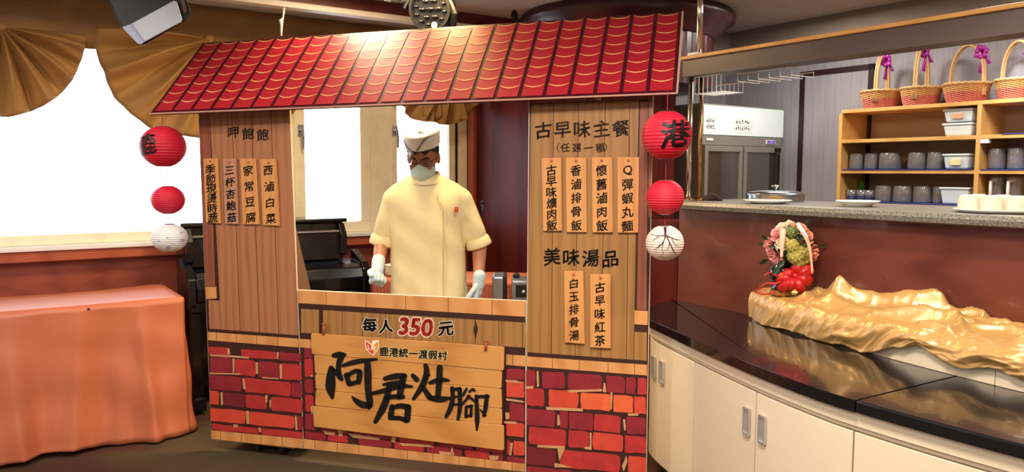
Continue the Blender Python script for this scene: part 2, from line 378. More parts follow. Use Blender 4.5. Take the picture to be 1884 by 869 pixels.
# ---------------------------------------------------------------- curtains
def fan(label, knot, outline, tail=False, sym=True, R0=None, v=5.12):
    """swag whose pleats spread from a knot; outline gives the hem on the left half as points (u, z)"""
    ku, kz = knot
    tab = []
    for (u, z) in outline:
        a = math.atan2(-(z-kz), abs(u-ku)); tab.append((a, math.hypot(u-ku, z-kz)))
    tab.sort()
    def rad_at(a):
        if a <= tab[0][0]: return tab[0][1]
        for (a0, r0), (a1, r1) in zip(tab, tab[1:]):
            if a <= a1: return r0+(r1-r0)*(a-a0)/max(a1-a0, 1e-6)
        return tab[-1][1]
    NT, NR = 220, 22; rows = []
    for j in range(NR+1):
        t = j/NR; row = []
        for i in range(NT+1):
            a = pi*i/NT; aa = a if a <= pi/2 else pi-a
            ph = a*15+0.5*sin(a*3.1+ku*5)+0.25*sin(t*4+a*2)
            fold = (abs(((ph/pi) % 2)-1)-0.5)
            Rr = rad_at(aa); r = 0.015+t*Rr
            dep = 0.11*min(1, t*1.7)*(1-0.6*t)*fold*2+0.012*sin(a*37+t*6)*t+0.05*sin(pi*t)
            row.append(R3(ku-cos(a)*r, v-0.05-dep, kz-sin(a)*r))
        rows.append(row)
    root = thing('swag_curtain', label, 'curtain', R3(ku, v, kz-tab[-1][1]))
    B().grid(rows).done('fan_drape', CURT, root, smooth=True, solid=0.004)
    B().ball(R3(ku, v-0.03, kz), 0.035, 0.03, 0.03, 12, 8).done('knot', CURT, root, smooth=True)
    if tail:
        rows = []
        for j in range(12):
            t = j/11; row = []
            for i in range(40):
                s = i/39; uu = ku-0.06+(-0.10+0.20*s)*(0.6+0.5*t)
                row.append(R3(uu+0.02*t, v-0.09-0.022*sin(s*22)*(0.4+0.6*t), kz-0.15-(0.26+0.05*sin(s*5))*t))
            rows.append(row)
        B().grid(rows).done('tail', CURT, root, smooth=True, solid=0.004)
    return root
def uz(x, y, v=5.12):
    p = on_v(x, y, v); return p.dot(U), p.z
fan('gold brown swag curtain at the left edge, left of the bright gap', uz(2, 52), [uz(*p) for p in [(150, 50), (147, 92), (132, 135), (97, 178), (50, 202), (4, 211)]])
fan('gold brown swag curtain pleated towards the roof of the food stall', uz(382, 74), [uz(*p) for p in [(178, 52), (185, 110), (206, 165), (240, 208), (290, 238), (340, 247), (380, 250)]])
fan('gold brown swag curtain with hanging tail above the chef hat', uz(800, 112), [uz(*p) for p in [(716, 112), (718, 165), (742, 205), (770, 222), (800, 226)]], tail=True)
rows = []
for j in range(6):
    row = []
    for i in range(260):
        u = -1.4+4.5*i/259
        z = 2.455-(2.455-2.14)*j/5
        row.append(R3(u, 5.235-0.02*sin(u*7+j*.4)*j/5-0.012*sin(u*19+j), z+(0.012*sin(u*9) if j == 5 else 0)))
    rows.append(row)
tag(B().grid(rows).done('curtain_valance', mat('brown_valance', '#9c7a54', 0.7, col2='#765a3c', scale=4), smooth=True, solid=0.004), 'brown cloth valance running above the swag curtains', 'valance')
# ---------------------------------------------------------------- the food stall (printed boards on castors)
PLANKL = mat('brown_plank_left', '#b0744e', 0.5, kind='wood', col2='#95603c', scale=5, stretch=(3, 3, .35))
PLANKR = mat('brown_plank_right', '#a87842', 0.5, kind='wood', col2='#8c6032', scale=5, stretch=(3, 3, .35))
LEDGE = mat('light_orange_board', '#dc9a5c', 0.5, kind='wood', col2='#c07c42', scale=5)
POSTM = mat('red_brown_post', '#93523a', 0.5, kind='wood', col2='#7a402c', scale=5, stretch=(3, 3, .3))
GAPD = mat('dark_brown_gap', '#3a1710', 0.6)
MORT = mat('dark_mortar', '#4a1618', 0.6, col2='#2a0c0e', scale=14)
MORTL = mat('pale_mortar', '#cf9a68', 0.6, col2='#a8744c', scale=20)
BRK = [mat('brick_red_%d' % i, c, 0.55, col2=d, scale=16, amount=2) for i, (c, d) in enumerate([('#c43430', '#8e2228'), ('#dc4c34', '#b43428'), ('#9c2630', '#6a1824'), ('#ec6a3c', '#cc482c'), ('#7c2028', '#52141c')])]
EDGEW = mat('board_edge', '#f0dcc0', 0.6)
SIGNP = mat('sign_plank', '#d69650', 0.45, kind='wood', col2='#b87838', scale=4, stretch=(.4, .4, 4))
TAGM = mat('menu_tag_wood', '#dc9a58', 0.5, kind='wood', col2='#c88248', scale=5, stretch=(3, 3, .4))
TAGP = mat('menu_tag_wood_pinkish', '#c08a6a', 0.5, kind='wood', col2='#ac7456', scale=5, stretch=(3, 3, .4))
INK = mat('black_ink', '#0c0706', 0.5)
REDINK = mat('red_ink', '#e0402c', 0.5); WHITEINK = mat('white_outline_ink', '#fff2dc', 0.6); GOLDINK = mat('orange_ink', '#f0a030', 0.5)
PEG = mat('red_brown_peg', '#b0552c', 0.5)

stall = thing('food_stall', 'red roofed cardboard food stall printed with bricks and planks', 'food stall', S3(-1.45, 0, 0))
def P(x, y, n): return on_pl_s(x, y, n)
def on_pl_s(x, y, n):                       # picture point on the stall front, then raised n towards the camera
    p = on_s(x, y); return p-SN*n
def slab(name, px, n0, n1, m, parent, **k):
    return B().prism([P(x, y, n1) for x, y in px], [P(x, y, n0) for x, y in px]).done(name, m, parent, **k)
T = 0.004
lp = slab('left_panel', [(364, 188), (532.5, 186), (546, 534), (558.6, 826), (389, 808)], -0.012, 0, [EDGEW], stall)
cp = slab('centre_panel', [(547, 533.5), (968, 554), (966.7, 868.6), (558.9, 826)], -0.012, 0, [EDGEW], stall)
rp_ = slab('right_panel', [(973, 174), (1202, 170), (1188.8, 890), (966.9, 868.6)], -0.012, 0, [EDGEW], stall)
# printed dark ground of each panel
slab('ground', [(364.8, 189), (532, 187), (545.8, 534), (558.2, 825.5), (389.5, 807.5)], 0, 0.001, GAPD, lp)
slab('ground', [(548, 534.5), (967, 554.5), (966, 868), (559.5, 825.6)], 0, 0.001, GAPD, cp)
slab('ground', [(974.5, 175), (1201, 171), (1188, 889), (967.8, 868)], 0, 0.001, GAPD, rp_)
def lerp(a, b_, t): return a+(b_-a)*t
def xl(line, y):                            # x of a nearly vertical picture line at height y
    (x0, y0), (x1, y1) = line; return x0+(x1-x0)*(y-y0)/(y1-y0)
def yl(line, x):
    (x0, y0), (x1, y1) = line; return y0+(y1-y0)*(x-x0)/(x1-x0)
def planks(parent, lines, top, bot, m, gap=0.6, n=0.003):
    for a, b_ in zip(lines, lines[1:]):
        q = []
        for ln, g, yy in ((a, gap, top), (b_, -gap, top), (b_, -gap, bot), (a, gap, bot)):
            x = ln[0][0]
            for _ in range(3): y = yl(yy, x); x = xl(ln, y)
            q.append((x+g, y))
        slab('plank', q, 0.001, n, m, parent)
# left panel: post, planks, block, ledge boards
lines = [((386, 205), (405, 560)), ((427, 205), (442.5, 607)), ((462.5, 205), (478, 611)), ((499, 205), (513.4, 616)), ((533, 198.6), (549.6, 620))]
lo = ((388, 605), (548, 617))
planks(lp, lines, ((365, 189), (533, 187)), lo, PLANKL)
planks(lp, [((378.5, 400), (385.5, 605)), ((398.5, 400), (408, 605))], ((378, 552), (400, 553)), lo, PLANKL)
slab('post', [(366, 190), (386, 190), (396.5, 527), (380, 527)], 0.001, 0.004, POSTM, lp)
slab('ledge_block', [(378.6, 528), (398.5, 528), (399.5, 549), (380.2, 550.5)], 0.001, 0.006, LEDGE, lp)
def boards(parent, xs, top, bot, m=LEDGE, n=0.004, g=0.5):
    for a, b_ in zip(xs, xs[1:]):
        slab('ledge_board', [(a+g, yl(top, a)), (b_-g, yl(top, b_)), (b_-g, yl(bot, b_)), (a+g, yl(bot, a))], 0.001, n, m, parent)
boards(lp, [383, 399, 436.3, 472.8, 511.4, 550.5], ((383, 611), (551, 623.5)), ((383, 626), (551, 639.5)))
boards(lp, [389.5, 406.3, 444.7, 481.5, 519.8, 558], ((389, 792), (558, 808)), ((389, 807.5), (558, 825.3)))
# centre panel
boards(cp, [548, 600.7, 674.6, 747, 825, 906, 967], ((546, 534.5), (968, 554.8)), ((546, 557.5), (968, 583)))
top = ((548, 568), (967, 594)); bot = ((550, 612), (967, 640))
pl = [554, 588, 594.5, 630, 667, 710, 748, 790.6, 833, 875.5, 918, 962, 968]
for a, b_ in zip(pl, pl[1:]):
    if b_-a < 7 and a < 900: continue
    slab('plank', [(a+.5, yl(top, a)), (b_-.5, yl(top, b_)), (b_-.5, yl(bot, b_)), (a+.5, yl(bot, a))], 0.001, 0.003, PLANKR, cp)
slab('plank_knot', [(875, 588), (878.5, 600), (880, 606), (878, 613), (876, 625), (873, 615), (871.5, 606), (873.5, 598)], 0.003, 0.0035, GAPD, cp)
bt = ((550, 623.5), (968, 655)); bb = ((550, 639), (968, 674.5))
boards(cp, [551.5, 574.4, 578], bt, bb); boards(cp, [931, 943.5, 967], bt, bb)
boards(cp, [559.5, 579.8, 621, 661, 705, 750, 797, 845, 893, 942.6, 966], ((559, 808), (967, 853.5)), ((559, 825), (967, 868)))
# right panel
lines = [((977, 192), (968.5, 657)), ((1019, 192), (1014.4, 657)), ((1065, 192), (1058, 660)), ((1114, 190), (1105.7, 663)), ((1159, 189), (1152.3, 666)), ((1176, 188), (1166, 668)), ((1193.5, 187), (1190.5, 670))]
tp = ((976, 193), (1200, 184)); bo = ((968, 648), (1191, 664))
planks(rp_, lines[:6], tp, bo, PLANKR)
planks(rp_, lines[5:7], ((1170, 611), (1192, 612)), bo, PLANKR)
slab('post', [(1178, 187), (1192.5, 187), (1189.5, 571), (1172, 570)], 0.001, 0.004, POSTM, rp_)
slab('frame_board', [(1194, 172), (1200.6, 172), (1197, 400), (1193, 400)], 0.001, 0.005, POSTM, rp_)
slab('frame_board', [(975.5, 176), (1194, 172), (1194, 183), (975.5, 191)], 0.001, 0.005, POSTM, rp_)
slab('ledge_block', [(1168, 571), (1192, 572.5), (1191.6, 598), (1167, 596.5)], 0.001, 0.006, LEDGE, rp_)
boards(rp_, [968.5, 1016.7, 1066, 1119, 1168, 1191], ((968, 656), (1191, 671.5)), ((968, 674), (1191, 691)))
boards(rp_, [968.5, 1016, 1065, 1117, 1166, 1188.3], ((968, 868), (1189, 889)), ((968, 868.5), (1189, 889.5)))
# bricks: (x0, x1, y top, y bottom) at the left end of each row and the slope of the row
def brick_rows(parent, rows, x_left, x_right, seed):
    rnd = random.Random(seed)
    for (yt, yb, slope, items) in rows:
        # pale mortar line under the row
        for (x0, x1, c) in items:
            pts = []
            def e(x, y): return (min(max(x+rnd.uniform(-.9, .9), x_left), x_right), y+slope*(x-x_left)+rnd.uniform(-.9, .9))
            w_ = x1-x0; h = yb-yt; k = min(4, w_*0.15)
            for (fx, fy) in ((0, .12), (.03, 0), (.3, .01), (.62, -.01), (.95, .02), (1, .15), (1, .5), (.995, .86), (.96, 1), (.6, .98), (.3, 1.01), (.03, 1), (0, .85), (.005, .5)):
                pts.append(e(x0+fx*w_, yt+fy*h))
            slab('brick', pts, 0.001, 0.0035, BRK[c], parent)
def mortar(parent, items):
    for k, pts in enumerate(items): slab('mortar_patch', pts, 0.001, 0.0042, MORTL, parent)
def z8(v): return 960+v/3.793
def z3(v): return 370+v/3.62
brick_rows(rp_, [
 (681, 711, .072, [(z8(30), z8(95), 2), (z8(140), z8(300), 2), (z8(320), z8(560), 2), (z8(590), z8(720), 2), (z8(728), z8(795), 2), (z8(808), z8(872), 0)]),
 (714, 745, .078, [(z8(30), z8(158), 0), (z8(190), z8(395), 1), (z8(412), z8(622), 3), (z8(640), z8(778), 3), (z8(786), z8(868), 1)]),
 (751, 782, .084, [(z8(32), z8(232), 2), (z8(268), z8(322), 2), (z8(330), z8(500), 2), (z8(505), z8(690), 0), (z8(732), z8(866), 2)]),
 (785, 816, .088, [(z8(50), z8(310), 0), (z8(326), z8(470), 0), (z8(496), z8(705), 1), (z8(718), z8(866), 0)]),
 (822, 854, .094, [(z8(32), z8(240), 4), (z8(268), z8(690), 0), (z8(745), z8(866), 1)]),
 (858, 867, .098, [(z8(32), z8(350), 2), (z8(420), z8(700), 2), (z8(720), z8(866), 2)])], 968.5, 1190, 3)
mortar(rp_, [[(z8(105), 683), (z8(118), 683), (z8(122), 711), (z8(108), 712)], [(z8(572), 704), (z8(584), 706), (z8(590), 722), (z8(566), 721)], [(z8(170), 749), (z8(425), 752), (z8(428), 757), (z8(175), 754)], [(z8(620), 722), (z8(634), 722), (z8(630), 753), (z8(622), 753)],
 [(z8(250), 763), (z8(262), 764), (z8(270), 782), (z8(248), 783)], [(z8(706), 772), (z8(722), 772), (z8(728), 790), (z8(716), 793)], [(z8(475), 796), (z8(488), 797), (z8(488), 828), (z8(440), 826), (z8(440), 822), (z8(476), 822)], [(z8(110), 819), (z8(300), 821), (z8(300), 826), (z8(110), 823)],
 [(z8(250), 824), (z8(300), 826), (z8(262), 848), (z8(256), 838)], [(z8(30), 711), (z8(85), 710), (z8(80), 715), (z8(32), 715)], [(z8(320), 718), (z8(560), 716), (z8(560), 720), (z8(330), 722)], [(z8(740), 761), (z8(818), 761), (z8(810), 765), (z8(745), 765)], [(z8(700), 858), (z8(730), 838), (z8(738), 850), (z8(712), 868)], [(z8(230), 852), (z8(300), 856), (z8(350), 860), (z8(230), 860)]])
brick_rows(lp, [
 (637, 652, .08, [(z3(52), z3(185), 0), (z3(270), z3(508), 0), (z3(525), z3(672), 2)]),
 (655.5, 685.5, .09, [(z3(66), z3(208), 2), (z3(228), z3(364), 0), (z3(386), z3(524), 2), (z3(542), z3(672), 0)]),
 (689, 715, .095, [(z3(58), z3(274), 2), (z3(292), z3(600), 0), (z3(606), z3(676), 2)]),
 (718.5, 743, .1, [(z3(60), z3(120), 1), (z3(150), z3(295), 4), (z3(300), z3(438), 0), (z3(470), z3(678), 0)]),
 (750, 774, .1, [(z3(62), z3(300), 1), (z3(322), z3(624), 1), (z3(642), z3(682), 2)]),
 (779, 790, .1, [(z3(75), z3(385), 0), (z3(402), z3(682), 0)])], 383, 558, 5)
mortar(lp, [[(z3(178), 641), (z3(190), 641), (z3(196), 652), (z3(180), 653)], [(z3(60), 652.5), (z3(205), 654), (z3(320), 657), (z3(320), 660), (z3(60), 655)], [(z3(212), 660), (z3(226), 661), (z3(222), 686), (z3(214), 686)], [(z3(366), 667), (z3(380), 667), (z3(382), 688), (z3(368), 688)], [(z3(526), 670), (z3(540), 670), (z3(542), 697), (z3(528), 697)],
 [(z3(60), 686), (z3(265), 687), (z3(265), 689.5), (z3(62), 688.5)], [(z3(410), 694), (z3(520), 696), (z3(520), 698), (z3(410), 696)], [(z3(278), 696), (z3(290), 697), (z3(300), 716), (z3(284), 716)], [(z3(132), 722), (z3(146), 722), (z3(148), 745), (z3(136), 745)], [(z3(430), 727), (z3(446), 728), (z3(440), 742), (z3(432), 740)], [(z3(458), 736), (z3(470), 736), (z3(466), 750), (z3(460), 752)],
 [(z3(302), 756), (z3(320), 757), (z3(324), 780), (z3(306), 780)], [(z3(218), 781), (z3(248), 782), (z3(246), 786), (z3(220), 786)], [(z3(628), 765), (z3(638), 766), (z3(646), 791), (z3(632), 791)], [(z3(385), 787), (z3(402), 788), (z3(400), 796), (z3(390), 795)], [(z3(508), 648), (z3(520), 649), (z3(516), 662), (z3(508), 660)]])
brick_rows(cp, [(641, 658, .08, [(561, 577, 2)]), (660, 692, .08, [(561, 577, 0)]), (697, 722, .08, [(561, 577, 2)]), (727, 757, .08, [(562, 578, 0)]), (760, 790, .1, [(562, 581, 2)]),
 (793, 806, .115, [(562, 600, 2), (604, 640, 0), (660, 720, 2), (726, 780, 0), (786, 850, 2), (856, 900, 0), (905, 925, 2)]),
 (781, 790, .122, [(590, 640, 2), (650, 730, 2), (735, 800, 0), (806, 870, 2), (876, 926, 0)])], 559.5, 966.5, 8)
brick_rows(cp, [(671+7, 697, .08, [(932, 965, 2)]), (700, 730, .08, [(932, 965, 1)]), (741, 773, .09, [(938, 965, 2)]), (777, 802, .09, [(932, 965, 1)]), (810, 836, .1, [(933, 939, 0), (945, 965, 1)]), (840, 852, .1, [(933, 965, 2)])], 932, 966.5, 9)
mortar(cp, [[(930, 699), (950, 700), (963, 706), (950, 704), (932, 703)], [(931, 733), (963, 738), (964, 741), (932, 737)], [(930, 759), (937, 760), (938, 770), (931, 772)], [(940, 815), (944, 815), (941, 838), (937, 838)], [(926, 775), (950, 776), (950, 780), (928, 779)], [(594, 792), (604, 794), (618, 796), (616, 801), (600, 799)], [(622, 791), (630, 792), (631, 803), (624, 802)], [(640, 797), (662, 800), (700, 806), (698, 810), (650, 805)], [(723, 803), (730, 806), (726, 815), (720, 812)], [(735, 815), (790, 818), (800, 823), (740, 820)],
 [(831, 824), (834, 824), (834, 836), (829, 836)], [(808, 830), (836, 833), (836, 838), (810, 836)], [(900, 838), (918, 839), (916, 846), (902, 846)], [(572, 690), (577, 690), (577, 693), (572, 693)], [(572, 748), (577, 746), (577, 760), (574, 762)]])
# menu tags with brush lettering
def menu_tag(text, tl, tr, br, bl, m, ys, cxs, h, group, hole, pull):
    b = B(); b.prism([P(x, y, 0.016) for x, y in (tl, tr, br, bl)], [P(x, y, 0.007) for x, y in (tl, tr, br, bl)])
    o = b.done('menu_tag', m, stall, bevel=0.0012)
    b = B(); c = P(hole[0], hole[1], 0.0165); b.lathe(c, [(0.0005, 0.001), (0.0055, 0.0012), (0.0065, 0)], 14, SX, Z, -SN); b.done('nail', PEG, o, smooth=True)
    if pull: B().tube([P(hole[0]-.5, pull, 0.006), P(hole[0], hole[1]-2, 0.012)], 0.0012, 5).done('string', PEG, o)
    for i, ch in enumerate(text):
        b = B(); t = i/(len(text)-1); put_glyph(b, ch, lerp(cxs[0], cxs[1], t), lerp(ys[0], ys[1], t), h, lambda x, y: P(x, y, 0.0172), 0.016, 0.14, 0.98, 0.06); b.done('character', INK, o, recalc=False)
G1 = 'menu tags on the left panel'; G2 = 'menu tags on the right panel'
menu_tag('季節現燙時蔬', (377.5, 292), (404, 292), (409.6, 411), (383, 410), TAGM, (312, 401), (391, 395.5), 18, G1, (391, 297), 0)
menu_tag('三杯杏鮑菇', (414, 292), (438.5, 292), (442.5, 412.5), (418, 411.5), TAGP, (313.5, 400), (426, 430), 17, G1, (426.5, 299), 0)
menu_tag('家常豆腐', (445.5, 292), (474, 292), (480.5, 413), (450.5, 412.5), TAGM, (314, 400), (460.5, 465), 18, G1, (460.5, 299), 0)
menu_tag('西滷白菜', (481.5, 293), (511.5, 292.5), (517.5, 415.5), (487, 414), TAGM, (314, 402), (497, 502), 18, G1, (497.5, 300), 0)
menu_tag('古早味爌肉飯', (997.5, 291), (1034, 291), (1035.5, 424.5), (1001, 424.5), TAGM, (313.5, 414), (1016, 1017), 19, G2, (1016.5, 296.5), 226)
menu_tag('香滷排骨飯', (1042, 290.5), (1079.5, 290.5), (1080.5, 427), (1044, 427), TAGM, (314, 414.5), (1061, 1062), 19, G2, (1061.5, 296.5), 226)
menu_tag('懷舊滷肉飯', (1089.5, 290), (1127.5, 290), (1128.5, 427.5), (1091, 427.5), TAGM, (314, 415), (1107.5, 1109), 20, G2, (1108.5, 296), 226)
menu_tag('Q彈蝦丸麵', (1137, 289.5), (1176.5, 289.5), (1175, 428), (1137.5, 428), TAGM, (314, 415.5), (1156, 1155), 20, G2, (1157, 296), 226)
menu_tag('白玉排骨湯', (1039, 498), (1074.5, 498.5), (1077, 632), (1041, 629), TAGM, (521, 616), (1057, 1058), 18, G2, (1057, 504.5), 492)
menu_tag('古早味紅茶', (1087, 504), (1125, 504), (1124.5, 640), (1087, 638), TAGM, (528, 625), (1105, 1105), 19, G2, (1106.5, 511), 470)
# headings
def heading(name, text, xs, ys, h, parent, n=0.0042, m=INK, wob=0.06, rise=.12, weight=.018, size=None):
    for i, ch in enumerate(text):
        b = B(); t = i/max(len(text)-1, 1); put_glyph(b, ch, lerp(xs[0], xs[1], t), lerp(ys[0], ys[1], t), h, lambda x, y: P(x, y, n), weight, rise, 1.0, wob); b.done(name, m, parent, recalc=False)
heading('heading_character', '呷飽飽', (430, 484), (244, 248), 21, lp, m=mat('dark_brown_ink', '#3a2018', .6))  # left heading in browner ink than the black lettering
heading('heading_character', '古早味主餐', (1000, 1143), (240, 236), 30, rp_, m=mat('brown_ink', '#43240f', .6))
heading('heading_character', '任選一種', (1040, 1104), (272, 272), 16, rp_, m=mat('brown_ink', '#43240f', .6))
b = B(); stroke(b, [(1029, 263, 1), (1025.5, 272, 2), (1029, 281, 1)], lambda x, y: P(x, y, .0042)); stroke(b, [(1113, 263, 1), (1116.5, 271, 2), (1113, 280, 1)], lambda x, y: P(x, y, .0042)); b.done('heading_bracket', mat('brown_ink', '#43240f', .6), rp_, recalc=False)
heading('heading_character', '美味湯品', (1016, 1123), (472, 477), 30, rp_)
for ch, x, y, h in (('每', 681, 598, 25), ('人', 711, 600, 25), ('元', 821, 605, 26)):
    b = B(); put_glyph(b, ch, x, y, h, lambda x, y: P(x, y, .0044), .075, .12, 1.05, .05); b.done('price_outline', WHITEINK, cp, recalc=False)
    b = B(); put_glyph(b, ch, x, y, h, lambda x, y: P(x, y, .0052), .03, .12, 1.05, .05); b.done('price_lettering', INK, cp, recalc=False)
for nm, wt, m, n in (('price_outline', .085, WHITEINK, .0044), ('price_number', .035, REDINK, .0052)):
    b = B()
    for ch, x, y in (('3', 744, 600), ('5', 765, 601.5), ('0', 787, 603)): put_glyph(b, ch, x, y, 40, lambda x, y: P(x+(600-y)*.12, y, n), wt, .0, 1.0, .02)
    b.done(nm, m, cp, recalc=False)
# hanging wooden sign with the big brush lettering
sgn = slab('sign_board', [(579, 613), (929, 638), (928, 824), (584, 781)], 0.004, 0.018, GAPD, stall)
L0 = [(577.4, 611.3), (579, 650), (581, 686), (582, 714.6), (581, 744.5), (582.5, 783)]
R0 = [(930.8, 636), (930, 680), (929, 713), (930, 749.6), (930, 779.5), (930.5, 826)]
for i in range(5):
    (a, b_), (c, d) = (L0[i], L0[i+1]), (R0[i], R0[i+1])
    dx = 0 if i in (0, 4) else 3.5
    q = [(a[0]+dx+2, a[1]+.3), (c[0]-dx-2, c[1]+.3), (c[0]-dx, c[1]+3), (d[0]-dx, d[1]-3), (d[0]-dx-2, d[1]-.3), (b_[0]+dx+2, b_[1]-.3), (b_[0]+dx, b_[1]-3), (a[0]+dx, a[1]+3)]
    slab('sign_plank', q, 0.018, 0.028 if i in (0, 4) else 0.025, SIGNP, sgn, bevel=0.002)
for (x, y0, y1) in ((600.5, 594, 613), (897.5, 625, 642)):
    b = B(); b.tube([P(x, y0, .024), P(x, y1, .031)], [.005, .008], 8); b.ball(P(x, y0+1, .024), .009, .009, .009, 10, 6); b.done('sign_peg', PEG, sgn, smooth=True)
za = lambda x, y: P(570+x/3.343, 580+y/3.343, .0292)
zb = lambda x, y: P(750+x/3.007, 580+y/3.007, .0292)
for f, strokes in ((za, [
 [(165, 240, 24), (200, 236, 34), (232, 237, 22)], [(214, 244, 34), (197, 290, 30), (196, 340, 26), (213, 385, 22)], [(150, 318, 30), (147, 380, 50), (146, 440, 52), (156, 497, 20)], [(160, 325, 24), (183, 352, 20), (200, 378, 18)],
 [(222, 302, 18), (300, 279, 27), (428, 262, 12)], [(244, 360, 30), (258, 412, 28)], [(245, 362, 20), (300, 335, 24), (330, 341, 22)], [(325, 343, 32), (318, 402, 28)], [(262, 415, 26), (312, 402, 22)],
 [(372, 288, 34), (374, 350, 40), (376, 450, 36), (386, 530, 36), (380, 562, 16)], [(385, 545, 34), (340, 540, 36), (300, 515, 26), (278, 492, 10)]]),
 (za, [[(478, 382, 24), (540, 367, 32), (600, 364, 26)], [(592, 366, 34), (582, 420, 36), (566, 492, 34)], [(396, 472, 18), (470, 456, 26), (560, 428, 30), (645, 430, 12)], [(470, 418, 16), (520, 408, 20), (580, 404, 24)], [(478, 500, 20), (530, 492, 26), (588, 492, 26)], [(505, 415, 26), (490, 500, 36), (462, 570, 38), (420, 645, 24)],
 [(522, 552, 28), (514, 612, 34)], [(518, 562, 20), (570, 548, 28), (622, 556, 32)], [(620, 562, 34), (614, 634, 36)], [(510, 622, 26), (570, 624, 26), (608, 640, 26)]]),
 (zb, [[(42, 326, 22), (64, 348, 26)], [(112, 270, 22), (118, 310, 28), (96, 380, 30), (46, 454, 16)], [(132, 322, 12), (104, 350, 16)], [(96, 385, 20), (130, 438, 28), (152, 456, 18)], [(136, 366, 16), (190, 350, 26), (240, 352, 12)], [(190, 282, 30), (187, 360, 30), (180, 440, 28)], [(132, 448, 22), (190, 456, 30), (248, 450, 14)]]),
 (zb, [[(258, 395, 20), (262, 450, 22), (247, 510, 24), (224, 552, 16)], [(262, 402, 16), (298, 400, 18)], [(300, 400, 22), (301, 500, 22), (290, 568, 14)], [(268, 444, 11), (295, 441, 11)], [(266, 486, 11), (295, 483, 11)], [(338, 398, 12), (320, 432, 14)], [(352, 416, 10), (372, 402, 14), (384, 412, 8)], [(352, 438, 14), (316, 482, 12)], [(345, 440, 14), (388, 470, 12)],
 [(336, 498, 15), (334, 552, 16)], [(334, 500, 12), (366, 492, 14)], [(364, 494, 14), (362, 548, 15)], [(334, 550, 13), (364, 545, 12)], [(391, 438, 16), (396, 560, 24), (394, 626, 10)], [(394, 443, 16), (456, 440, 16)], [(449, 438, 20), (441, 510, 22), (430, 548, 12)], [(440, 545, 14), (412, 512, 6)]])):
    b = B()
    for st in strokes: stroke(b, [(x, y, w_*1.13) for x, y, w_ in st], f)
    b.done('sign_lettering', INK, sgn, recalc=False)
b = B()
for i, ch in enumerate('鹿港統一渡假村'): put_glyph(b, ch, 711.5+i*17.8, 644.5+i*1.25, 16.5, lambda x, y: P(x, y, .0286), .075, 0, 1)
b.done('resort_outline', mat('pale_yellow_ink', '#ffe9a8', .6), sgn, recalc=False)
b = B()
for i, ch in enumerate('鹿港統一渡假村'): put_glyph(b, ch, 711.5+i*17.8, 644.5+i*1.25, 16.5, lambda x, y: P(x, y, .0294), .022, 0, 1)
b.done('resort_lettering', INK, sgn, recalc=False)
b = B()
xx = 704.5
for ch in 'UNI-RESORT':
    put_glyph(b, ch, xx, 629.6+(xx-704)*.07, 5.2, lambda x, y: P(x, y, .0290), .01, 0, .8, fit=False); xx += 3.25
b.done('resort_small_lettering', mat('pale_yellow_ink', '#ffe9a8', .6), sgn, recalc=False)
def flat(pts, f, m, nm, parent): B().add([f(*p) for p in pts], [tuple(range(len(pts)))]).done(nm, m, parent, recalc=False)
flat([(355, 146), (378, 158), (398, 172), (402, 150), (442, 146), (444, 186), (430, 216), (409, 242), (384, 226), (360, 196)], lambda x, y: P(570+x/3.343, 580+y/3.343, .0287), WHITEINK, 'logo_outline', sgn)
flat([(360, 152), (378, 164), (396, 178), (404, 205), (408, 236), (385, 220), (366, 192)], lambda x, y: P(570+x/3.343, 580+y/3.343, .0292), REDINK, 'logo_leaf', sgn)
flat([(438, 152), (439, 186), (426, 212), (411, 235), (404, 200), (414, 172)], lambda x, y: P(570+x/3.343, 580+y/3.343, .0292), GOLDINK, 'logo_leaf', sgn)
b = B()
stroke(b, [(376, 178, 4), (380, 198, 5), (396, 206, 4)], lambda x, y: P(570+x/3.343, 580+y/3.343, .0296)); stroke(b, [(396, 186, 4), (400, 200, 6), (412, 192, 4)], lambda x, y: P(570+x/3.343, 580+y/3.343, .0296)); stroke(b, [(424, 186, 4), (414, 200, 5), (424, 214, 4)], lambda x, y: P(570+x/3.343, 580+y/3.343, .0296))
b.done('logo_mark', WHITEINK, sgn, recalc=False)

# roof: a tilted board with printed tiles
ROFF = 0.12
Ma = on_s(276, 209.6, ROFF); Mb = on_s(1245.6, 171.6, ROFF); Mm = (Ma+Mb)/2
slope = SN*cos(rad(43.5))+Z*sin(rad(43.5)); rn = SX.cross(slope).normalized()
cBL, cBR, cTR, cTL = [on_pl(x, y, Mm, rn) for x, y in ((276, 209.6), (1245.6, 171.6), (1261.5, 29), (383, 72))]
ex = (cBR-cBL); RW = ex.length; ex = ex/RW; ey = (slope-ex*slope.dot(ex)).normalized(); ez = ex.cross(ey)
RL = ((cTL-cBL).dot(ey)+(cTR-cBR).dot(ey))/2
TILE = mat('roof_tile_red', '#b8182c', 0.52, col2='#a01426', scale=6)
SEAM = mat('roof_seam_dark', '#4a0a18', 0.4); ARC = mat('roof_arc_cream', '#f2b878', 0.45)
b = B(); b.prism([cBL, cBL+ex*RW, cBL+ex*RW+ey*RL, cBL+ey*RL], [p-ez*0.01 for p in (cBL, cBL+ex*RW, cBL+ex*RW+ey*RL, cBL+ey*RL)])
roof = b.done('roof', [SEAM], stall)
b = B()
for (p, q) in ((cBL, cBR), (cBR, cBR+ey*RL)): b.tube([p, q], 0.004, 6)
b.done('roof_edge', mat('roof_edge_pink', '#d8a08c', .5), roof)
NC, NRW = 23, 8; cw = (RW-0.02)/NC; rh = RL/ (NRW+0.55)
mesh_tile = {}
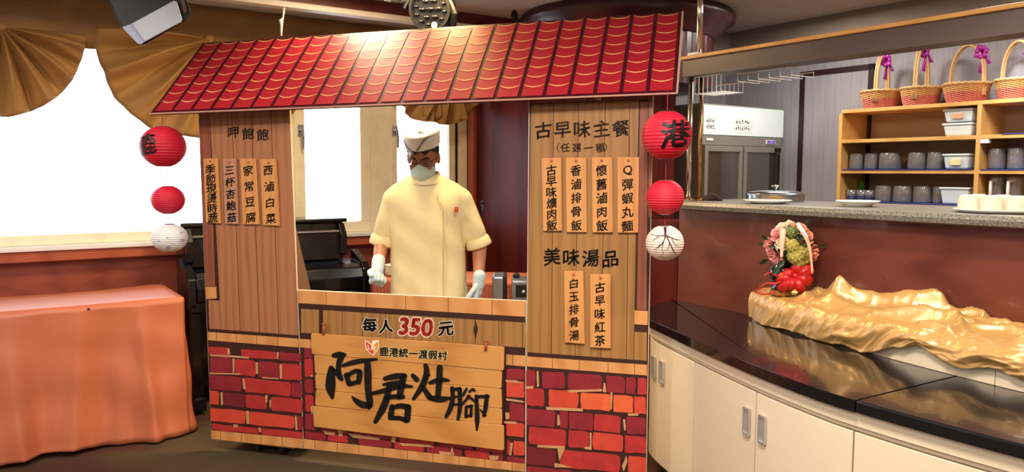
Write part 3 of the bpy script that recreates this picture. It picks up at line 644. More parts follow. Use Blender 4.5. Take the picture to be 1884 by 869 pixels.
def tile_mesh(last):
    if last in mesh_tile: return mesh_tile[last]
    vs = []; fs = []; mi = []; g = 0.0085; n = 10; sag = rh*0.25; hgt = rh*(1.0 if not last else 1.15)
    def arc(t, off): return sag*(1-(2*t-1)**2)+off
    # red body from the arc down to the next arc
    for i in range(n+1):
        t = i/n; x = g+(cw-2*g)*t
        vs.append((x, -arc(t, 0), .0022)); yb = -hgt-arc(t, 0)+0.002 if not last else -rh*1.12
        vs.append((x, yb, .0016))
    for i in range(n): fs.append((2*i, 2*i+1, 2*i+3, 2*i+2)); mi.append(0)
    k = len(vs)
    for i in range(n+1):
        t = i/n; x = g+(cw-2*g)*t; w_ = 0.0026*(0.6+0.9*(1-(2*t-1)**2))
        vs.append((x, -arc(t, 0)+w_, .003)); vs.append((x, -arc(t, 0)-w_, .003))
    for i in range(n): fs.append((k+2*i, k+2*i+1, k+2*i+3, k+2*i+2)); mi.append(1)
    me = bpy.data.meshes.new('roof_tile'); me.from_pydata(vs, [], fs); me.materials.append(TILE); me.materials.append(ARC); me.polygons.foreach_set('material_index', mi)
    mesh_tile[last] = me; return me
RM = Matrix.Identity(4)
for i in range(3): RM[i][0] = ex[i]; RM[i][1] = ey[i]; RM[i][2] = ez[i]
for c in range(NC):
    for r in range(NRW):
        o = bpy.data.objects.new('roof_tile', tile_mesh(r == NRW-1)); COL.objects.link(o); o.parent = roof
        p = cBL+ex*(0.01+c*cw)+ey*(RL-0.010-r*rh)-ORG[roof.name]
        m4 = RM.copy(); m4.translation = p; o.matrix_local = m4
# braces, castors and tape
b = B(); q0 = S3(-2.03, 0.15, -0.012); b.prism([S3(-2.06, 0.12, -0.02), S3(-2.06, 1.15, -0.02), S3(-2.06, 0.12, -0.42)], [S3(-2.045, 0.12, -0.02), S3(-2.045, 1.15, -0.02), S3(-2.045, 0.12, -0.42)]); b.done('brace', mat('brown_brace_board', '#8a6248', .6), stall)
b = B(); b.prism([S3(-0.9, 0.12, -0.02), S3(-0.9, 0.8, -0.02), S3(-0.9, 0.12, -0.42)], [S3(-0.885, 0.12, -0.02), S3(-0.885, 0.8, -0.02), S3(-0.885, 0.12, -0.42)]); b.done('brace', mat('brown_brace_board', '#8a6248', .6), stall)
for s0, dp in ((-2.42, -.44), (-0.76, -.18)):
    b = B(); b.hexa([S3(s0, .05, -.02), S3(s0+.34, .05, -.02), S3(s0+.34, .05, dp), S3(s0, .05, dp)], [S3(s0, .12, -.02), S3(s0+.34, .12, -.02), S3(s0+.34, .12, dp), S3(s0, .12, dp)])
    bd = b.done('base_board', mat('base_board_wood', '#c89a60', .5), stall)
for s0 in (-2.30, -2.16, -0.62, -0.45):
    b = B(); c0 = S3(s0, 0.028, -0.06); b.tube([c0-SX*.011, c0+SX*.011], .028, 16); b.done('castor', mat('castor_black', '#17140f', .5), stall)
b = B(); b.add([P(1075, 173, .012), P(1108, 171.5, .012), P(1107, 186, .02), P(1094, 182, .016), P(1079, 178, .012), P(1076, 186, .018)], [(0, 1, 2, 3, 4, 5)]); b.done('paper_tape', mat('white_paper_tape', '#f4ead8', .6), stall, solid=.001)
# ---------------------------------------------------------------- the chef behind the stall
SKIN = mat('skin', '#b87656', 0.5, col2='#a86848', scale=12, sss=0.08)
JACKET = mat('warm_tinted_white_cotton', '#efdca8', 0.75, col2='#e6cf94', scale=5, bump=0.08)  # warm lamplight tinted into the colour of the white cotton
GLOVE = mat('pale_blue_glove', '#c4d8de', 0.45, col2='#aec6ce', scale=10)
HAIR = mat('black_hair', '#0d0a0a', 0.45, scale=60)
MASKM = mat('mint_mask', '#c2d6cc', 0.7, amount=.2)
HATM = mat('white_paper_hat', '#f6f0e2', 0.6, amount=.2)
NAVY = mat('navy_piping', '#23263c', 0.5)
TROUS = mat('black_trousers', '#17171a', 0.7)
CX, CY = -0.462, 4.20
chef = thing('person', 'person in white chef jacket tinted by warm light, white paper hat, glasses and mint face mask', 'person', (CX, CY+.02, 0))
def cap(b, p0, p1, r0, r1, seg=14):
    p0 = Vector(p0); p1 = Vector(p1); d = (p1-p0); L_ = d.length; t = d/L_
    pts = []; rs = []
    for k in range(4):
        a = pi/2*(1-k/4); pts.append(p0-t*(r0*sin(a))); rs.append(max(r0*cos(a), 1e-4))
    for k in range(7): pts.append(p0+d*(k/6)); rs.append(lerp(r0, r1, k/6))
    for k in range(1, 5):
        a = pi/2*k/4; pts.append(p1+t*(r1*sin(a))); rs.append(max(r1*cos(a), 1e-4))
    b.tube(pts, rs, seg)
# --- head in its own frame: x to the viewer's right, y towards the viewer, z up; bowed forward
HC = Vector((-0.472, CY-0.015, 1.497)); tilt = rad(20); turn = rad(-7)
def H(x, y, z):
    y2 = y*cos(tilt)+z*sin(tilt); z2 = -y*sin(tilt)+z*cos(tilt)
    x3 = x*cos(turn)+y2*sin(turn); y3 = -x*sin(turn)+y2*cos(turn)
    return HC+Vector((x3, -y3, z2))
HM = Matrix([H(1, 0, 0)-HC, H(0, 1, 0)-HC, H(0, 0, 1)-HC]).transposed()
def hb(b, c, rx, ry, rz, seg=20, rings=14): b.ball(H(*c), rx, ry, rz, seg, rings, HM)
def fingers(b, wrist, dirv, palmn, side, curl, infl=0.0):
    """hand: palm, four fingers of different lengths and a thumb; dirv from wrist to knuckles, palmn out of the palm, side towards the thumb"""
    d = dirv.normalized(); n = palmn.normalized(); s_ = d.cross(n).normalized()*side
    w_ = Vector(wrist)
    for k in range(4):                           # palm: four metacarpals side by side
        o = (-0.03+0.02*k); cap(b, w_+s_*(o*0.55), w_+d*0.088+s_*o, .014+infl, .0115+infl, 10)
    cap(b, w_+d*.02, w_+d*.06, .022+infl, .022+infl, 10)
    lens = [(.040, .027, .020), (.044, .030, .022), (.041, .028, .021), (.031, .022, .018)]
    for k in range(4):
        o = (0.03-0.02*k); p = w_+d*0.088+s_*o; a = 0
        for j, l in enumerate(lens[k]):
            a += curl[j]*(1+0.05*k); dv = d*cos(a)+n*sin(a); q = p+dv*l
            cap(b, p, q, .0100-.0008*j+infl, .0092-.0008*j+infl, 10); p = q
    p = w_+d*.022+s_*.026+n*.006                  # thumb
    for (l, e, f) in ((.040, .75, .35), (.030, .30, .62), (.024, .0, .75)):
        dv = (d*(1-e*.4)+s_*e*0.9+n*f*(.5+curl[0]*.5)).normalized(); q = p+dv*l; cap(b, p, q, .0118+infl, .0105+infl, 10); p = q
sl = Vector((-0.655, CY+.03, 1.285)); el = Vector((-0.708, CY+.05, 1.045)); wl = Vector((-0.703, CY-.13, 0.915))
sr = Vector((-0.262, CY+.03, 1.285)); er = Vector((-0.178, CY+.06, 1.03)); wr = Vector((-0.178, CY-.03, 0.83))
hl_dir, hl_n = Vector((.02, -.55, -.8)), Vector((.55, -.55, .55))
hr_dir, hr_n = Vector((-.10, -.08, -1)), Vector((-.9, .2, .1))
CL, CRL = (1.35, 1.6, 1.0), (.35, .45, .3)
b = B()
hb(b, (0, -.005, .035), .078, .098, .098); hb(b, (0, .022, -.045), .064, .076, .085); hb(b, (0, .098, -.018), .013, .017, .026); hb(b, (0, .08, .028), .055, .02, .013)
for sgx in (-1, 1): hb(b, (sgx*.079, -.004, -.008), .011, .022, .034); hb(b, (sgx*.04, .078, -.03), .022, .018, .02)
cap(b, HC+Vector((0, .035, -.05)), (CX+.0, CY+.03, 1.30), .056, .062, 20)
body = [(1.34, .07, .06), (1.31, .12, .065), (1.28, .16, .08), (1.18, .17, .10), (1.02, .165, .11), (.92, .165, .115), (.84, .175, .12)]
b.loft([[Vector((CX+rx*cos(2*pi*k/28), CY+.03+ry*sin(2*pi*k/28), z)) for k in range(28)] for z, rx, ry in body])
cap(b, sl+Vector((.03, 0, -.03)), el, .040, .040); cap(b, el, wl, .043, .028); cap(b, sr+Vector((-.03, 0, -.03)), er, .040, .040); cap(b, er, wr, .043, .028)
fingers(b, wl, hl_dir, hl_n, 1, CL); fingers(b, wr, hr_dir, hr_n, -1, CRL)
for sgx in (-1, 1): cap(b, (CX+sgx*.09, CY+.03, .86), (CX+sgx*.10, CY+.02, .48), .078, .055); cap(b, (CX+sgx*.10, CY+.02, .48), (CX+sgx*.105, CY+.05, .09), .052, .036); cap(b, (CX+sgx*.105, CY+.05, .05), (CX+sgx*.115, CY-.1, .04), .04, .034)
remesh(b, 0.0055, 3).done('body', SKIN, chef, smooth=True)
# gloves
for nm, w_, dv, nv, sd, cu in (('glove', wl, hl_dir, hl_n, 1, CL), ('glove', wr, hr_dir, hr_n, -1, CRL)):
    b = B(); fingers(b, w_, dv, nv, sd, cu, .0028); d = dv.normalized(); cap(b, w_-d*.03+(Vector((0, .02, .01)) if w_ is wl else Vector((0, 0, .0))), w_+d*.02, .036, .033)
    remesh(b, 0.0035, 3).done(nm, GLOVE, chef, smooth=True)
# jacket: torso and rolled sleeves in one surface
b = B(); N_ = 40
def ring(z, cx, rx, ry, cy, p=2.5):
    o = []
    for k in range(N_):
        a = 2*pi*k/N_; c, s_ = cos(a), sin(a); o.append(Vector((cx+rx*math.copysign(abs(c)**(2/p), c), cy+ry*math.copysign(abs(s_)**(2/p), s_), z)))
    return o
tors = [(.62, .215, .150), (.70, .213, .150), (.78, .208, .150), (.90, .203, .148), (1.0, .200, .146), (1.10, .203, .146), (1.18, .207, .142), (1.25, .215, .130), (1.295, .218, .115), (1.325, .205, .1), (1.352, .172, .088), (1.378, .125, .078), (1.40, .08, .07)]
b.loft([ring(z, CX+(1.3-z)*.02, rx, ry, CY+.03) for z, rx, ry in tors])
cap(b, sl+Vector((.025, 0, -.022)), sl.lerp(el, .80)+Vector((.006, -.008, 0)), .074, .062, 20); cap(b, sr+Vector((-.025, 0, -.022)), sr.lerp(er, .80)+Vector((-.006, -.008, 0)), .074, .062, 20)
jb = remesh(b, 0.011, 6)
for i, v in enumerate(jb.v):                    # cloth folds
    dx = v.x-CX
    f = 0.006*sin(v.z*34+dx*26)*max(0, 1-abs(v.z-1.02)/.35)+0.008*sin(dx*42+1.0)*max(0, (1.12-v.z)/.5)
    q = noise.noise(Vector((v.x*7, v.y*7, v.z*4)))*.012
    fx = 1 if v.y < CY+.03 else -1
    v.y -= (f+q)*fx; v.x += q*.5
jk = jb.done('jacket', JACKET, chef, smooth=True)
# front overlap flap, collar, buttons, cuffs, badge, pen
def front_y(x, z):
    best = CY-.12
    for v in jb.v:
        if abs(v.x-x) < .012 and abs(v.z-z) < .012 and v.y < best+.03: best = min(best, v.y)
    return best
b = B(); pts = []
for j in range(15):
    z = .66+.66*j/14; x = CX+.105-(.03 if j > 12 else 0); y = front_y(x, z)-.002; pts.append(Vector((x, y, z)))
b.tube(pts, .0035, 6); b.done('front_seam', mat('seam_cream', '#dcc88e', .8), jk, smooth=True)
b = B(); rings_ = []
for (z, r, o) in ((1.378, .092, 0), (1.42, .076, .003), (1.423, .070, .003), (1.38, .082, 0)):
    rings_.append([Vector((CX-.004+r*1.02*cos(2*pi*k/32), CY+.015+r*.88*sin(2*pi*k/32)-(.012 if sin(2*pi*k/32) < -.5 else 0), z-(.030*max(0, -sin(2*pi*k/32))))) for k in range(32)])
b.loft(rings_, False); b.done('collar', JACKET, jk, smooth=True)
for e, s0 in ((el, sl), (er, sr)):
    d = (e-s0).normalized(); c = s0.lerp(e, .80)+Vector((.006 if e is el else -.006, -.008, 0)); b = B()
    b.tube([c+d*.018, c+d*.03, c+d*.062, c+d*.072, c+d*.072, c+d*.045], [.060, .068, .073, .071, .060, .046], 24); b.done('cuff', JACKET, jk, smooth=True)
bx_, bz_ = -0.290, 1.222; by_ = front_y(bx_, bz_)-.004
B().obox((bx_, by_, bz_), Vector((.010, .001, 0)), Vector((0, .001, 0)), Vector((0, 0, .014))).done('badge', mat('red_badge', '#d8401c', .5), jk)
b = B()
for k, (dx, dz, r) in enumerate(((0, 0, .006), (.012, -.002, .005))): b.ball((bx_-.002+dx*.3, by_-.002, bz_+.004-dz*2), .003, .001, .003)
b.done('badge_mark', GOLDINK, jk)
b = B(); px_, pz_ = -.158, 1.232
b.tube([(px_-.008, CY-.056, pz_+.02), (px_, CY-.062, pz_+.032), (px_+.013, CY-.056, pz_+.022), (px_+.015, CY-.05, pz_+.005)], .0045, 6); b.tube([(px_, CY-.056, pz_+.02), (px_+.003, CY-.056, pz_-.02), (px_+.006, CY-.05, pz_-.042)], [.007, .006, .002], 6)
b.done('sleeve_mark', NAVY, jk, smooth=True)
# trousers and shoes
b = B()
for sgx in (-1, 1): cap(b, (CX+sgx*.09, CY+.03, .84), (CX+sgx*.10, CY+.03, .48), .098, .075); cap(b, (CX+sgx*.10, CY+.03, .48), (CX+sgx*.105, CY+.045, .10), .075, .060)
remesh(b, .012, 4).done('trousers', TROUS, chef, smooth=True)
for sgx in (-1, 1):
    b = B(); b.loft([[Vector((CX+sgx*.11+rx*cos(2*pi*k/20), CY-.03+ry*sin(2*pi*k/20), z)) for k in range(20)] for z, rx, ry in ((0, .05, .14), (.03, .052, .142), (.06, .046, .13), (.085, .036, .09))]); b.done('shoe', BLACK, chef, smooth=True)
# hair, mask, glasses, eyes
def shell(name, c, r, fn, m, na=48, ne=26, thick=.004):
    rows = []
    for j in range(ne+1):
        row = []
        for i in range(na+1):
            p = fn(i/na, j/ne)
            az_, e_ = p[0], p[1]; k = p[2] if len(p) > 2 else 0
            row.append(H(c[0]+(r[0]+k)*sin(az_)*cos(e_), c[1]+(r[1]+k)*cos(az_)*cos(e_), c[2]+(r[2]+k)*sin(e_)))
        rows.append(row)
    return B().grid(rows).done(name, m, chef, smooth=True, solid=thick)
def hairf(i, j):
    az_ = -pi+2*pi*i; a = abs(az_)
    low = .16+.08*sin(az_*9+1)*(a < 1.2) if a < 1.15 else (lerp(.16, -.35, (a-1.15)/.5) if a < 1.65 else lerp(-.35, -.75, min(1, (a-1.65)/.6)))
    return az_, lerp(low, pi/2, j), .003*sin(az_*40)
shell('hair', (0, -.005, .035), (.083, .104, .104), hairf, HAIR)
def maskf(i, j):
    az_ = lerp(-1.38, 1.38, i); t = j
    lo = -1.12+.50*(abs(az_)/1.38)**2; hi = .42-.30*(abs(az_)/1.38)**2+.10*max(0, 1-abs(az_)/.25)
    return az_, lerp(lo, hi, t), .002+.003*abs(((t*3.5) % 1)-.5)*(1-abs(az_)/1.5)+.014*max(0, 1-abs(az_)/.4)*t
shell('face_mask', (0, .024, -.050), (.068, .084, .080), maskf, MASKM, 40, 28, .002)
b = B()
for sgx in (-1, 1):
    b.tube([H(sgx*.066, .042, -.03), H(sgx*.078, .015, -.002), H(sgx*.085, -.015, .016)], .0013, 5); b.tube([H(sgx*.062, .040, -.09), H(sgx*.076, .012, -.05), H(sgx*.084, -.014, -.025)], .0013, 5)
b.done('ear_loop', MASKM, chef)
b = B()
for sgx in (-1, 1):
    loop = []
    for k in range(25):
        a = 2*pi*k/24; c, s_ = cos(a), sin(a); loop.append(H(sgx*.034+.027*math.copysign(abs(c)**.7, c), .107-.012*abs((sgx*.034+.027*c)/.06), .000+.020*math.copysign(abs(s_)**.7, s_)))
    b.tube(loop, .0016, 6, False)
    b.tube([H(sgx*.061, .094, .006), H(sgx*.080, .05, .012), H(sgx*.087, -.01, .012)], .0018, 6)
b.tube([H(-.009, .108, .004), H(0, .112, .007), H(.009, .108, .004)], .0018, 6)
gl = b.done('glasses', mat('dark_glasses_frame', '#2a2022', .35), chef, smooth=True)
for sgx in (-1, 1):
    b = B(); b.add([H(sgx*.034+.026*math.copysign(abs(cos(a))**.7, cos(a)), .1065-.012*abs((sgx*.034+.026*cos(a))/.06), .019*math.copysign(abs(sin(a))**.7, sin(a))) for a in [2*pi*k/24 for k in range(24)]], [tuple(range(24))])
    b.done('lens', glassmat('lens_glass', '#f4f4f2', .1), gl)
for sgx in (-1, 1):
    b = B(); b.ball(H(sgx*.033, .082, -.004), .015, .010, .008, 14, 8, HM); o = b.done('eyelid', mat('eyelid_skin', '#a86e52', .5), chef, smooth=True)
    b = B(); b.tube([H(sgx*.033-.014, .089, -.005), H(sgx*.033, .093, -.008), H(sgx*.033+.014, .089, -.005)], [.0010, .0018, .0010], 6); b.done('eyelash', HAIR, chef)
    b = B(); b.tube([H(sgx*.018, .096, .020), H(sgx*.036, .096, .026), H(sgx*.054, .082, .020)], [.003, .004, .002], 6); b.done('eyebrow', HAIR, chef)
# paper hat
b = B(); rr = []
HO = Vector((0, 0, 0))
def hatp(a, z, rx, ry): return H(rx*sin(a), -.008+ry*cos(a), z)
prof = [(.058, .088, .108), (.062, .091, .111), (.10, .094, .113), (.135, .095, .112), (.150, .094, .108)]
for (z, rx, ry) in prof: rr.append([hatp(2*pi*k/48, z+.010*sin(2*pi*k/48+.4)-(.012*cos(2*pi*k/48) if z > .1 else 0), rx, ry) for k in range(48)])
for (z, f) in ((.152, .90), (.140, .80), (.148, .6), (.135, .35), (.142, .02)): rr.append([hatp(2*pi*k/48, z+(.006*sin(k*2.3+f*9) if f < .9 else 0)-.012*cos(2*pi*k/48)*f, .094*f, .108*f) for k in range(48)])
b.loft(rr, False); hat = b.done('paper_hat', HATM, chef, smooth=True)
for (a0, z0, a1, z1, bend) in ((-1.15, .125, .06, .060, -.012), (-.10, .070, 1.1, .142, .028), (-1.15, .118, .0, .056, -.012), (-.08, .062, 1.1, .134, .028)):
    pts = []
    for k in range(13):
        t = k/12; a = lerp(a0, a1, t); z = lerp(z0, z1, t)+bend*sin(pi*t); pts.append(hatp(a, z+.010*sin(a+.4)-.006, .0965, .1145))
    B().tube(pts, .0014, 5).done('hat_piping', NAVY, hat)
# ---------------------------------------------------------------- paper lanterns
LRED = mat('lantern_red_paper', '#d81838', 0.5, col2='#c01230', scale=8, sss=.1)
LWHITE = mat('lantern_white_paper', '#f2f0ee', 0.6, amount=.2, sss=.1)
LPINK = mat('lantern_pinkish_paper', '#f4dccb', 0.6, amount=.2, sss=.1)
STR = mat('red_string', '#b0203a', .6)
def lantern(label, x, y, rx, ry, n, m, top_y, deco=None, group=None):
    c = on_s(x, y, n); d = (c-CAM).dot(_f); r = rx*d/FPX; h = ry*d/FPX
    root = thing('paper_lantern', label, 'lantern', c-Z*h, group)
    prof = []
    for j in range(97):
        t = j/96; a = lerp(-1.25, 1.25, t); k = 1-.04*(abs(((t*17) % 1)*2-1))**2*0.9
        prof.append((r*cos(a)*k*1.0, h*sin(a)/sin(1.25)))
    B().lathe(c, prof, 40, SX, SN).done('shade', m, root, smooth=True)
    for s_ in (-1, 1):
        b = B(); b.tube([c+SX*(r*.315*cos(2*pi*k/24))+SN*(r*.315*sin(2*pi*k/24))+Z*(h*s_) for k in range(25)], .002, 5, False); b.done('wire_ring', CHROME, root)
    p = on_s(x, top_y, n); q = Vector((c.x, c.y, p.z))
    B().tube([c+Z*h*.98, q], .0016, 5).done('string', STR, root)
    if deco: deco(root, c, r, h)
    return root
def sph(c, r, h):
    def f(x, y):            # x, y in units of the radius, seen from the camera
        t = (CAM-c); t.z = 0; t.normalize(); s_ = Z.cross(t).normalized()
        el = math.asin(max(-1, min(1, y))); az_ = math.asin(max(-1, min(1, x/max(cos(el), .2))))
        k = 1.012
        return c+(t*cos(az_)*cos(el)+s_*sin(az_)*cos(el))*r*k+Z*(h*sin(el)/sin(1.25)*k)
    return f
def d_gang(root, c, r, h):
    f = sph(c, r, h); b = B(); put_glyph(b, '港', .30, -.02, 1.02, lambda x, y: f(x, -y), .03, .14, 1.0, .05); b.done('lettering', INK, root, recalc=False)
def d_lu(root, c, r, h):
    f = sph(c, r, h)
    b = B(); put_glyph(b, '鹿', -.60, -.1, .95, lambda x, y: f(x, -y), .02, .1, .62, .05); b.done('lettering', mat('brown_black_ink', '#2c1410', .5), root, recalc=False)
def d_branch(root, c, r, h):
    f = sph(c, r, h); g = lambda x, y: f(x, -y); b = B()
    for st in ([(.0, -.92, .16), (.02, -.55, .10), (-.05, -.2, .05), (-.35, .25, .02)], [(.02, -.6, .09), (.2, -.2, .06), (.45, .35, .05), (.6, .62, .02)], [(-.02, -.5, .07), (-.3, -.45, .04), (-.72, -.5, .02)], [(.05, -.5, .07), (.35, -.35, .05), (.8, -.2, .02)], [(-.05, -.2, .05), (-.12, .2, .03), (-.05, .55, .02)], [(.25, -.1, .04), (.15, .3, .02)], [(-.3, -.45, .04), (-.62, -.15, .02)], [(.35, -.3, .04), (.55, .05, .02), (.82, .15, .01)], [(-.2, .0, .04), (-.5, .3, .02)]):
        P_ = catmull([(p[0], p[1], p[2]) for p in st], 5)
        for p, q in zip(P_, P_[1:]):
            t = Vector((q.x-p.x, q.y-p.y)); t.normalize(); nn = Vector((-t.y, t.x))
            b.add([g(p.x+nn.x*p.z/2, p.y+nn.y*p.z/2), g(p.x-nn.x*p.z/2, p.y-nn.y*p.z/2), g(q.x-nn.x*q.z/2, q.y-nn.y*q.z/2), g(q.x+nn.x*q.z/2, q.y+nn.y*q.z/2)], [(0, 1, 2, 3)])
    b.done('painted_branch', mat('brown_branch_ink', '#4a1c18', .6), root, recalc=False)
    b = B()
    for (x, y) in ((-.45, .4), (.05, .3), (.28, .45), (-.15, .62), (.62, .0), (-.65, .1)):
        for k in range(5): b.add([g(x+.055*cos(1.257*k+a)*q, y+.055*sin(1.257*k+a)*q) for a, q in ((0, .3), (.35, 1), (0, 1.25), (-.35, 1))], [(0, 1, 2, 3)])
    b.done('painted_blossom', mat('pink_blossom_ink', '#d88c86', .6), root, recalc=False)
def d_blue(root, c, r, h):
    f = sph(c, r, h); g = lambda x, y: f(x, -y); b = B()
    for (x, y, s_) in ((-.12, -.1, .8), (-.55, .12, .8), (.62, -.42, .9), (.66, .12, 1.5), (-.08, .58, 1.6), (.1, .35, .5)):
        for k in range(5): b.add([g(x+.07*s_*cos(1.257*k+a)*q, y+.07*s_*sin(1.257*k+a)*q) for a, q in ((0, .3), (.35, 1), (0, 1.25), (-.35, 1))], [(0, 1, 2, 3)])
    b.done('painted_blossom', mat('blue_blossom_ink', '#4a64a4', .6), root, recalc=False)
lantern('large red paper lantern with a big black character, right side', 1227, 249, 46, 43, .13, LRED, 168, d_gang)
lantern('smaller plain red paper lantern between large red and branch-painted ones', 1224, 363, 35, 31, .13, LRED, 292)
lantern('pale paper lantern painted with bare brown branches below two red ones', 1223, 447, 35, 31, .13, LPINK, 394, d_branch)
lantern('large red paper lantern hanging left of the stall before the window', 300, 270, 41, 36, .10, LRED, 208, d_lu)
lantern('smaller red paper lantern above the white one before the window', 309, 368, 30, 25, .10, LRED, 306)
lantern('white paper lantern with small blue blossoms beside the piano', 312, 438, 32, 25, .10, LWHITE, 392, d_blue)

# ---------------------------------------------------------------- table under a salmon cloth
CLOTH = mat('salmon_cloth', '#c8704c', 0.43, col2='#ba6242', scale=3, bump=.05, spec=.5)
uR, vF, vB, TZ, uL = 0.89, 4.43, 5.10, 0.74, -1.35
rows = []
per = []          # perimeter from back left, along the front, to the back right
n1 = 150
for i in range(n1+1): per.append((uL+(uR-uL)*i/n1, vF, 0, -1, i/n1*(uR-uL)))
for i in range(1, 5): a = pi/2*i/5; per.append((uR-.02+.02*sin(a), vF+.02-.02*cos(a), sin(a), -cos(a), uR-uL+.01*i))
for i in range(50): per.append((uR, vF+.02+(vB-vF-.02)*i/49, 1, 0, uR-uL+.05+i/49*(vB-vF)))
for j in range(25):
    t = j/24; row = []
    for (u, v, nu, nv, L_) in per:
        z = TZ-(TZ-.012)*t
        f = (.020*sin(L_*9.5+.6)+.014*abs(sin(L_*10.5+2))**3*2+.010*sin(L_*23+t*1.5)+.006*sin(L_*47))*t**.8+.045*t*t
        f += .035*max(0, 1-abs(L_-(uR-uL)+.22-.05*t)/.05)*t+.04*max(0, 1-abs(L_-(uR-uL)+.50+.05*t)/.06)*t+.04*max(0, 1-abs(L_-(uR-uL)+.82-.06*t)/.07)*t
        f += .016*noise.noise(Vector((L_*5, t*4, 1)))*min(1, t*5)
        row.append(R3(u+nu*min(f, .06), v+nv*f, z+(.02*max(0, sin(L_*5)) if j == 24 else 0)))
    rows.append(row)
b = B(); b.grid(rows)
top = []
for j in range(13):
    v = lerp(vF, vB, j/12); top.append([R3(lerp(uL, uR, i/60), v, TZ+.004*noise.noise(Vector((i*.2, j*.4, 0)))*(0 < j)+(.02*(j/12)**4*sin(i*.1+.2) if j > 8 else 0)) for i in range(61)])
b.grid(top)
tag(b.done('tablecloth', CLOTH, smooth=False, solid=.003), 'salmon cloth draped to the floor over a table below the window', 'tablecloth')
tc_ = bpy.data.objects['tablecloth']
for p in tc_.data.polygons: p.use_smooth = True
B().ball(on_v(163, 569, 4.425), .008, .004, .006, 10, 6).done('cloth_clip', mat('dark_red_pin', '#5a1218', .5), tc_)

# ---------------------------------------------------------------- upright piano
PIANO = mat('black_piano_lacquer', '#0d0c12', 0.22, scale=3, coat=.3)
pn = thing('upright_piano', 'black upright piano standing under the window behind the stall', 'piano', R3(1.5, 4.95, 0))
pl0, pr0 = 0.97, 2.10
B().rbox(pl0+.03, pr0-.10, 4.93, 5.17, .10, 1.085).done('cabinet', PIANO, pn, bevel=.008)
B().rbox(pl0+.01, pr0-.08, 4.90, 5.19, 1.085, 1.11).done('top_lid', PIANO, pn, bevel=.008)
B().rbox(pl0+.06, pr0-.13, 4.905, 4.93, .84, 1.02).done('music_panel', PIANO, pn, bevel=.006)
B().rbox(pl0+.05, pr0-.12, 4.895, 4.93, 1.022, 1.032).done('panel_ledge', mat('grey_lacquer_edge', '#8a8690', .3), pn)  # ledge strip paler than the black lacquer
for u0 in (pl0, pr0-.05):
    b = B(); q = [(4.93, .60), (4.72, .62), (4.72, .79), (4.76, .83), (4.93, .90)]; b.prism([R3(u0, v, z) for v, z in q], [R3(u0+.05, v, z) for v, z in q]); b.done('cheek', PIANO, pn, bevel=.006)
for u0 in (pl0+.03, pr0-.14):
    b = B(); q = [(4.91, .86), (4.86, .88), (4.86, 1.0), (4.91, 1.08)]; b.prism([R3(u0, v, z) for v, z in q], [R3(u0+.04, v, z) for v, z in q]); b.done('side_arm', PIANO, pn, bevel=.004)
B().rbox(pl0+.01, pr0-.01, 4.72, 4.95, .60, .655).done('key_bed', PIANO, pn, bevel=.006)
b = B(); q = [(4.95, .84), (4.78, .82), (4.73, .80), (4.71, .74), (4.71, .66), (4.95, .66)]; b.prism([R3(pl0+.05, v, z) for v, z in q], [R3(pr0-.05, v, z) for v, z in q]); b.done('key_lid', PIANO, pn, bevel=.008)
B().rbox(pl0+.04, pr0-.10, 4.905, 4.94, .12, .60).done('lower_panel', PIANO, pn, bevel=.006)
for u0 in (pl0+.01, pr0-.09):
    B().rbox(u0, u0+.07, 4.74, 4.81, .06, .60).done('leg', PIANO, pn, bevel=.01); B().rbox(u0, u0+.075, 4.70, 5.17, .02, .10).done('foot', PIANO, pn, bevel=.01)
for k in range(3):
    B().rbox(1.43+k*.07, 1.46+k*.07, 4.80, 4.92, .07, .085).done('pedal', BRASS, pn, bevel=.004)
for u0 in (pl0+.03, pr0-.08):
    b = B(); c = R3(u0+.02, 4.76, .015); b.tube([c-U*.012, c+U*.012], .015, 12); b.done('caster', BRASS, pn)

# ---------------------------------------------------------------- preparation table behind the chef
pt0 = on_z(690, 514, .75); pt1 = on_z(1000, 517, .75)
pdir = Vector((1, -.16, 0)).normalized(); pnv = Vector((.16, 1, 0)).normalized()
pA = Vector((-0.86, 4.80, 0)); PW, PD = 1.12, .50
def PT(a, d, z): return pA+pdir*a+pnv*d+Z*z
ptab = thing('serving_table', 'salmon topped table with pleated dark skirt behind the chef', 'table', PT(PW/2, PD/2, 0))
b = B(); b.hexa([PT(0, 0, .73), PT(PW, 0, .73), PT(PW, PD, .73), PT(0, PD, .73)], [PT(0, 0, .752), PT(PW, 0, .752), PT(PW, PD, .752), PT(0, PD, .752)]); b.done('table_top', CLOTH, ptab, bevel=.004)
rows = [[], []]
path = [(a/200*PW, 0) for a in range(201)]+[(PW, d/60*PD) for d in range(1, 61)]
for k, (a, d) in enumerate(path):
    o = .008*sin(k*1.6)
    for r_, z in ((0, .73), (1, .01)): rows[r_].append(PT(a+(o if d else 0), d+(o-.004 if not d else 0), z))
B().grid(rows).done('skirt', mat('dark_red_skirt', '#7c3226', .7, col2='#642318', scale=3), ptab, smooth=True, solid=.002)
for a, d in ((.06, .06), (PW-.06, .06), (.06, PD-.06), (PW-.06, PD-.06)): B().tube([PT(a, d, 0), PT(a, d, .73)], .016, 8).done('leg', BLACK, ptab)
PLATE = mat('cream_porcelain', '#efe4c4', .3, amount=.2)
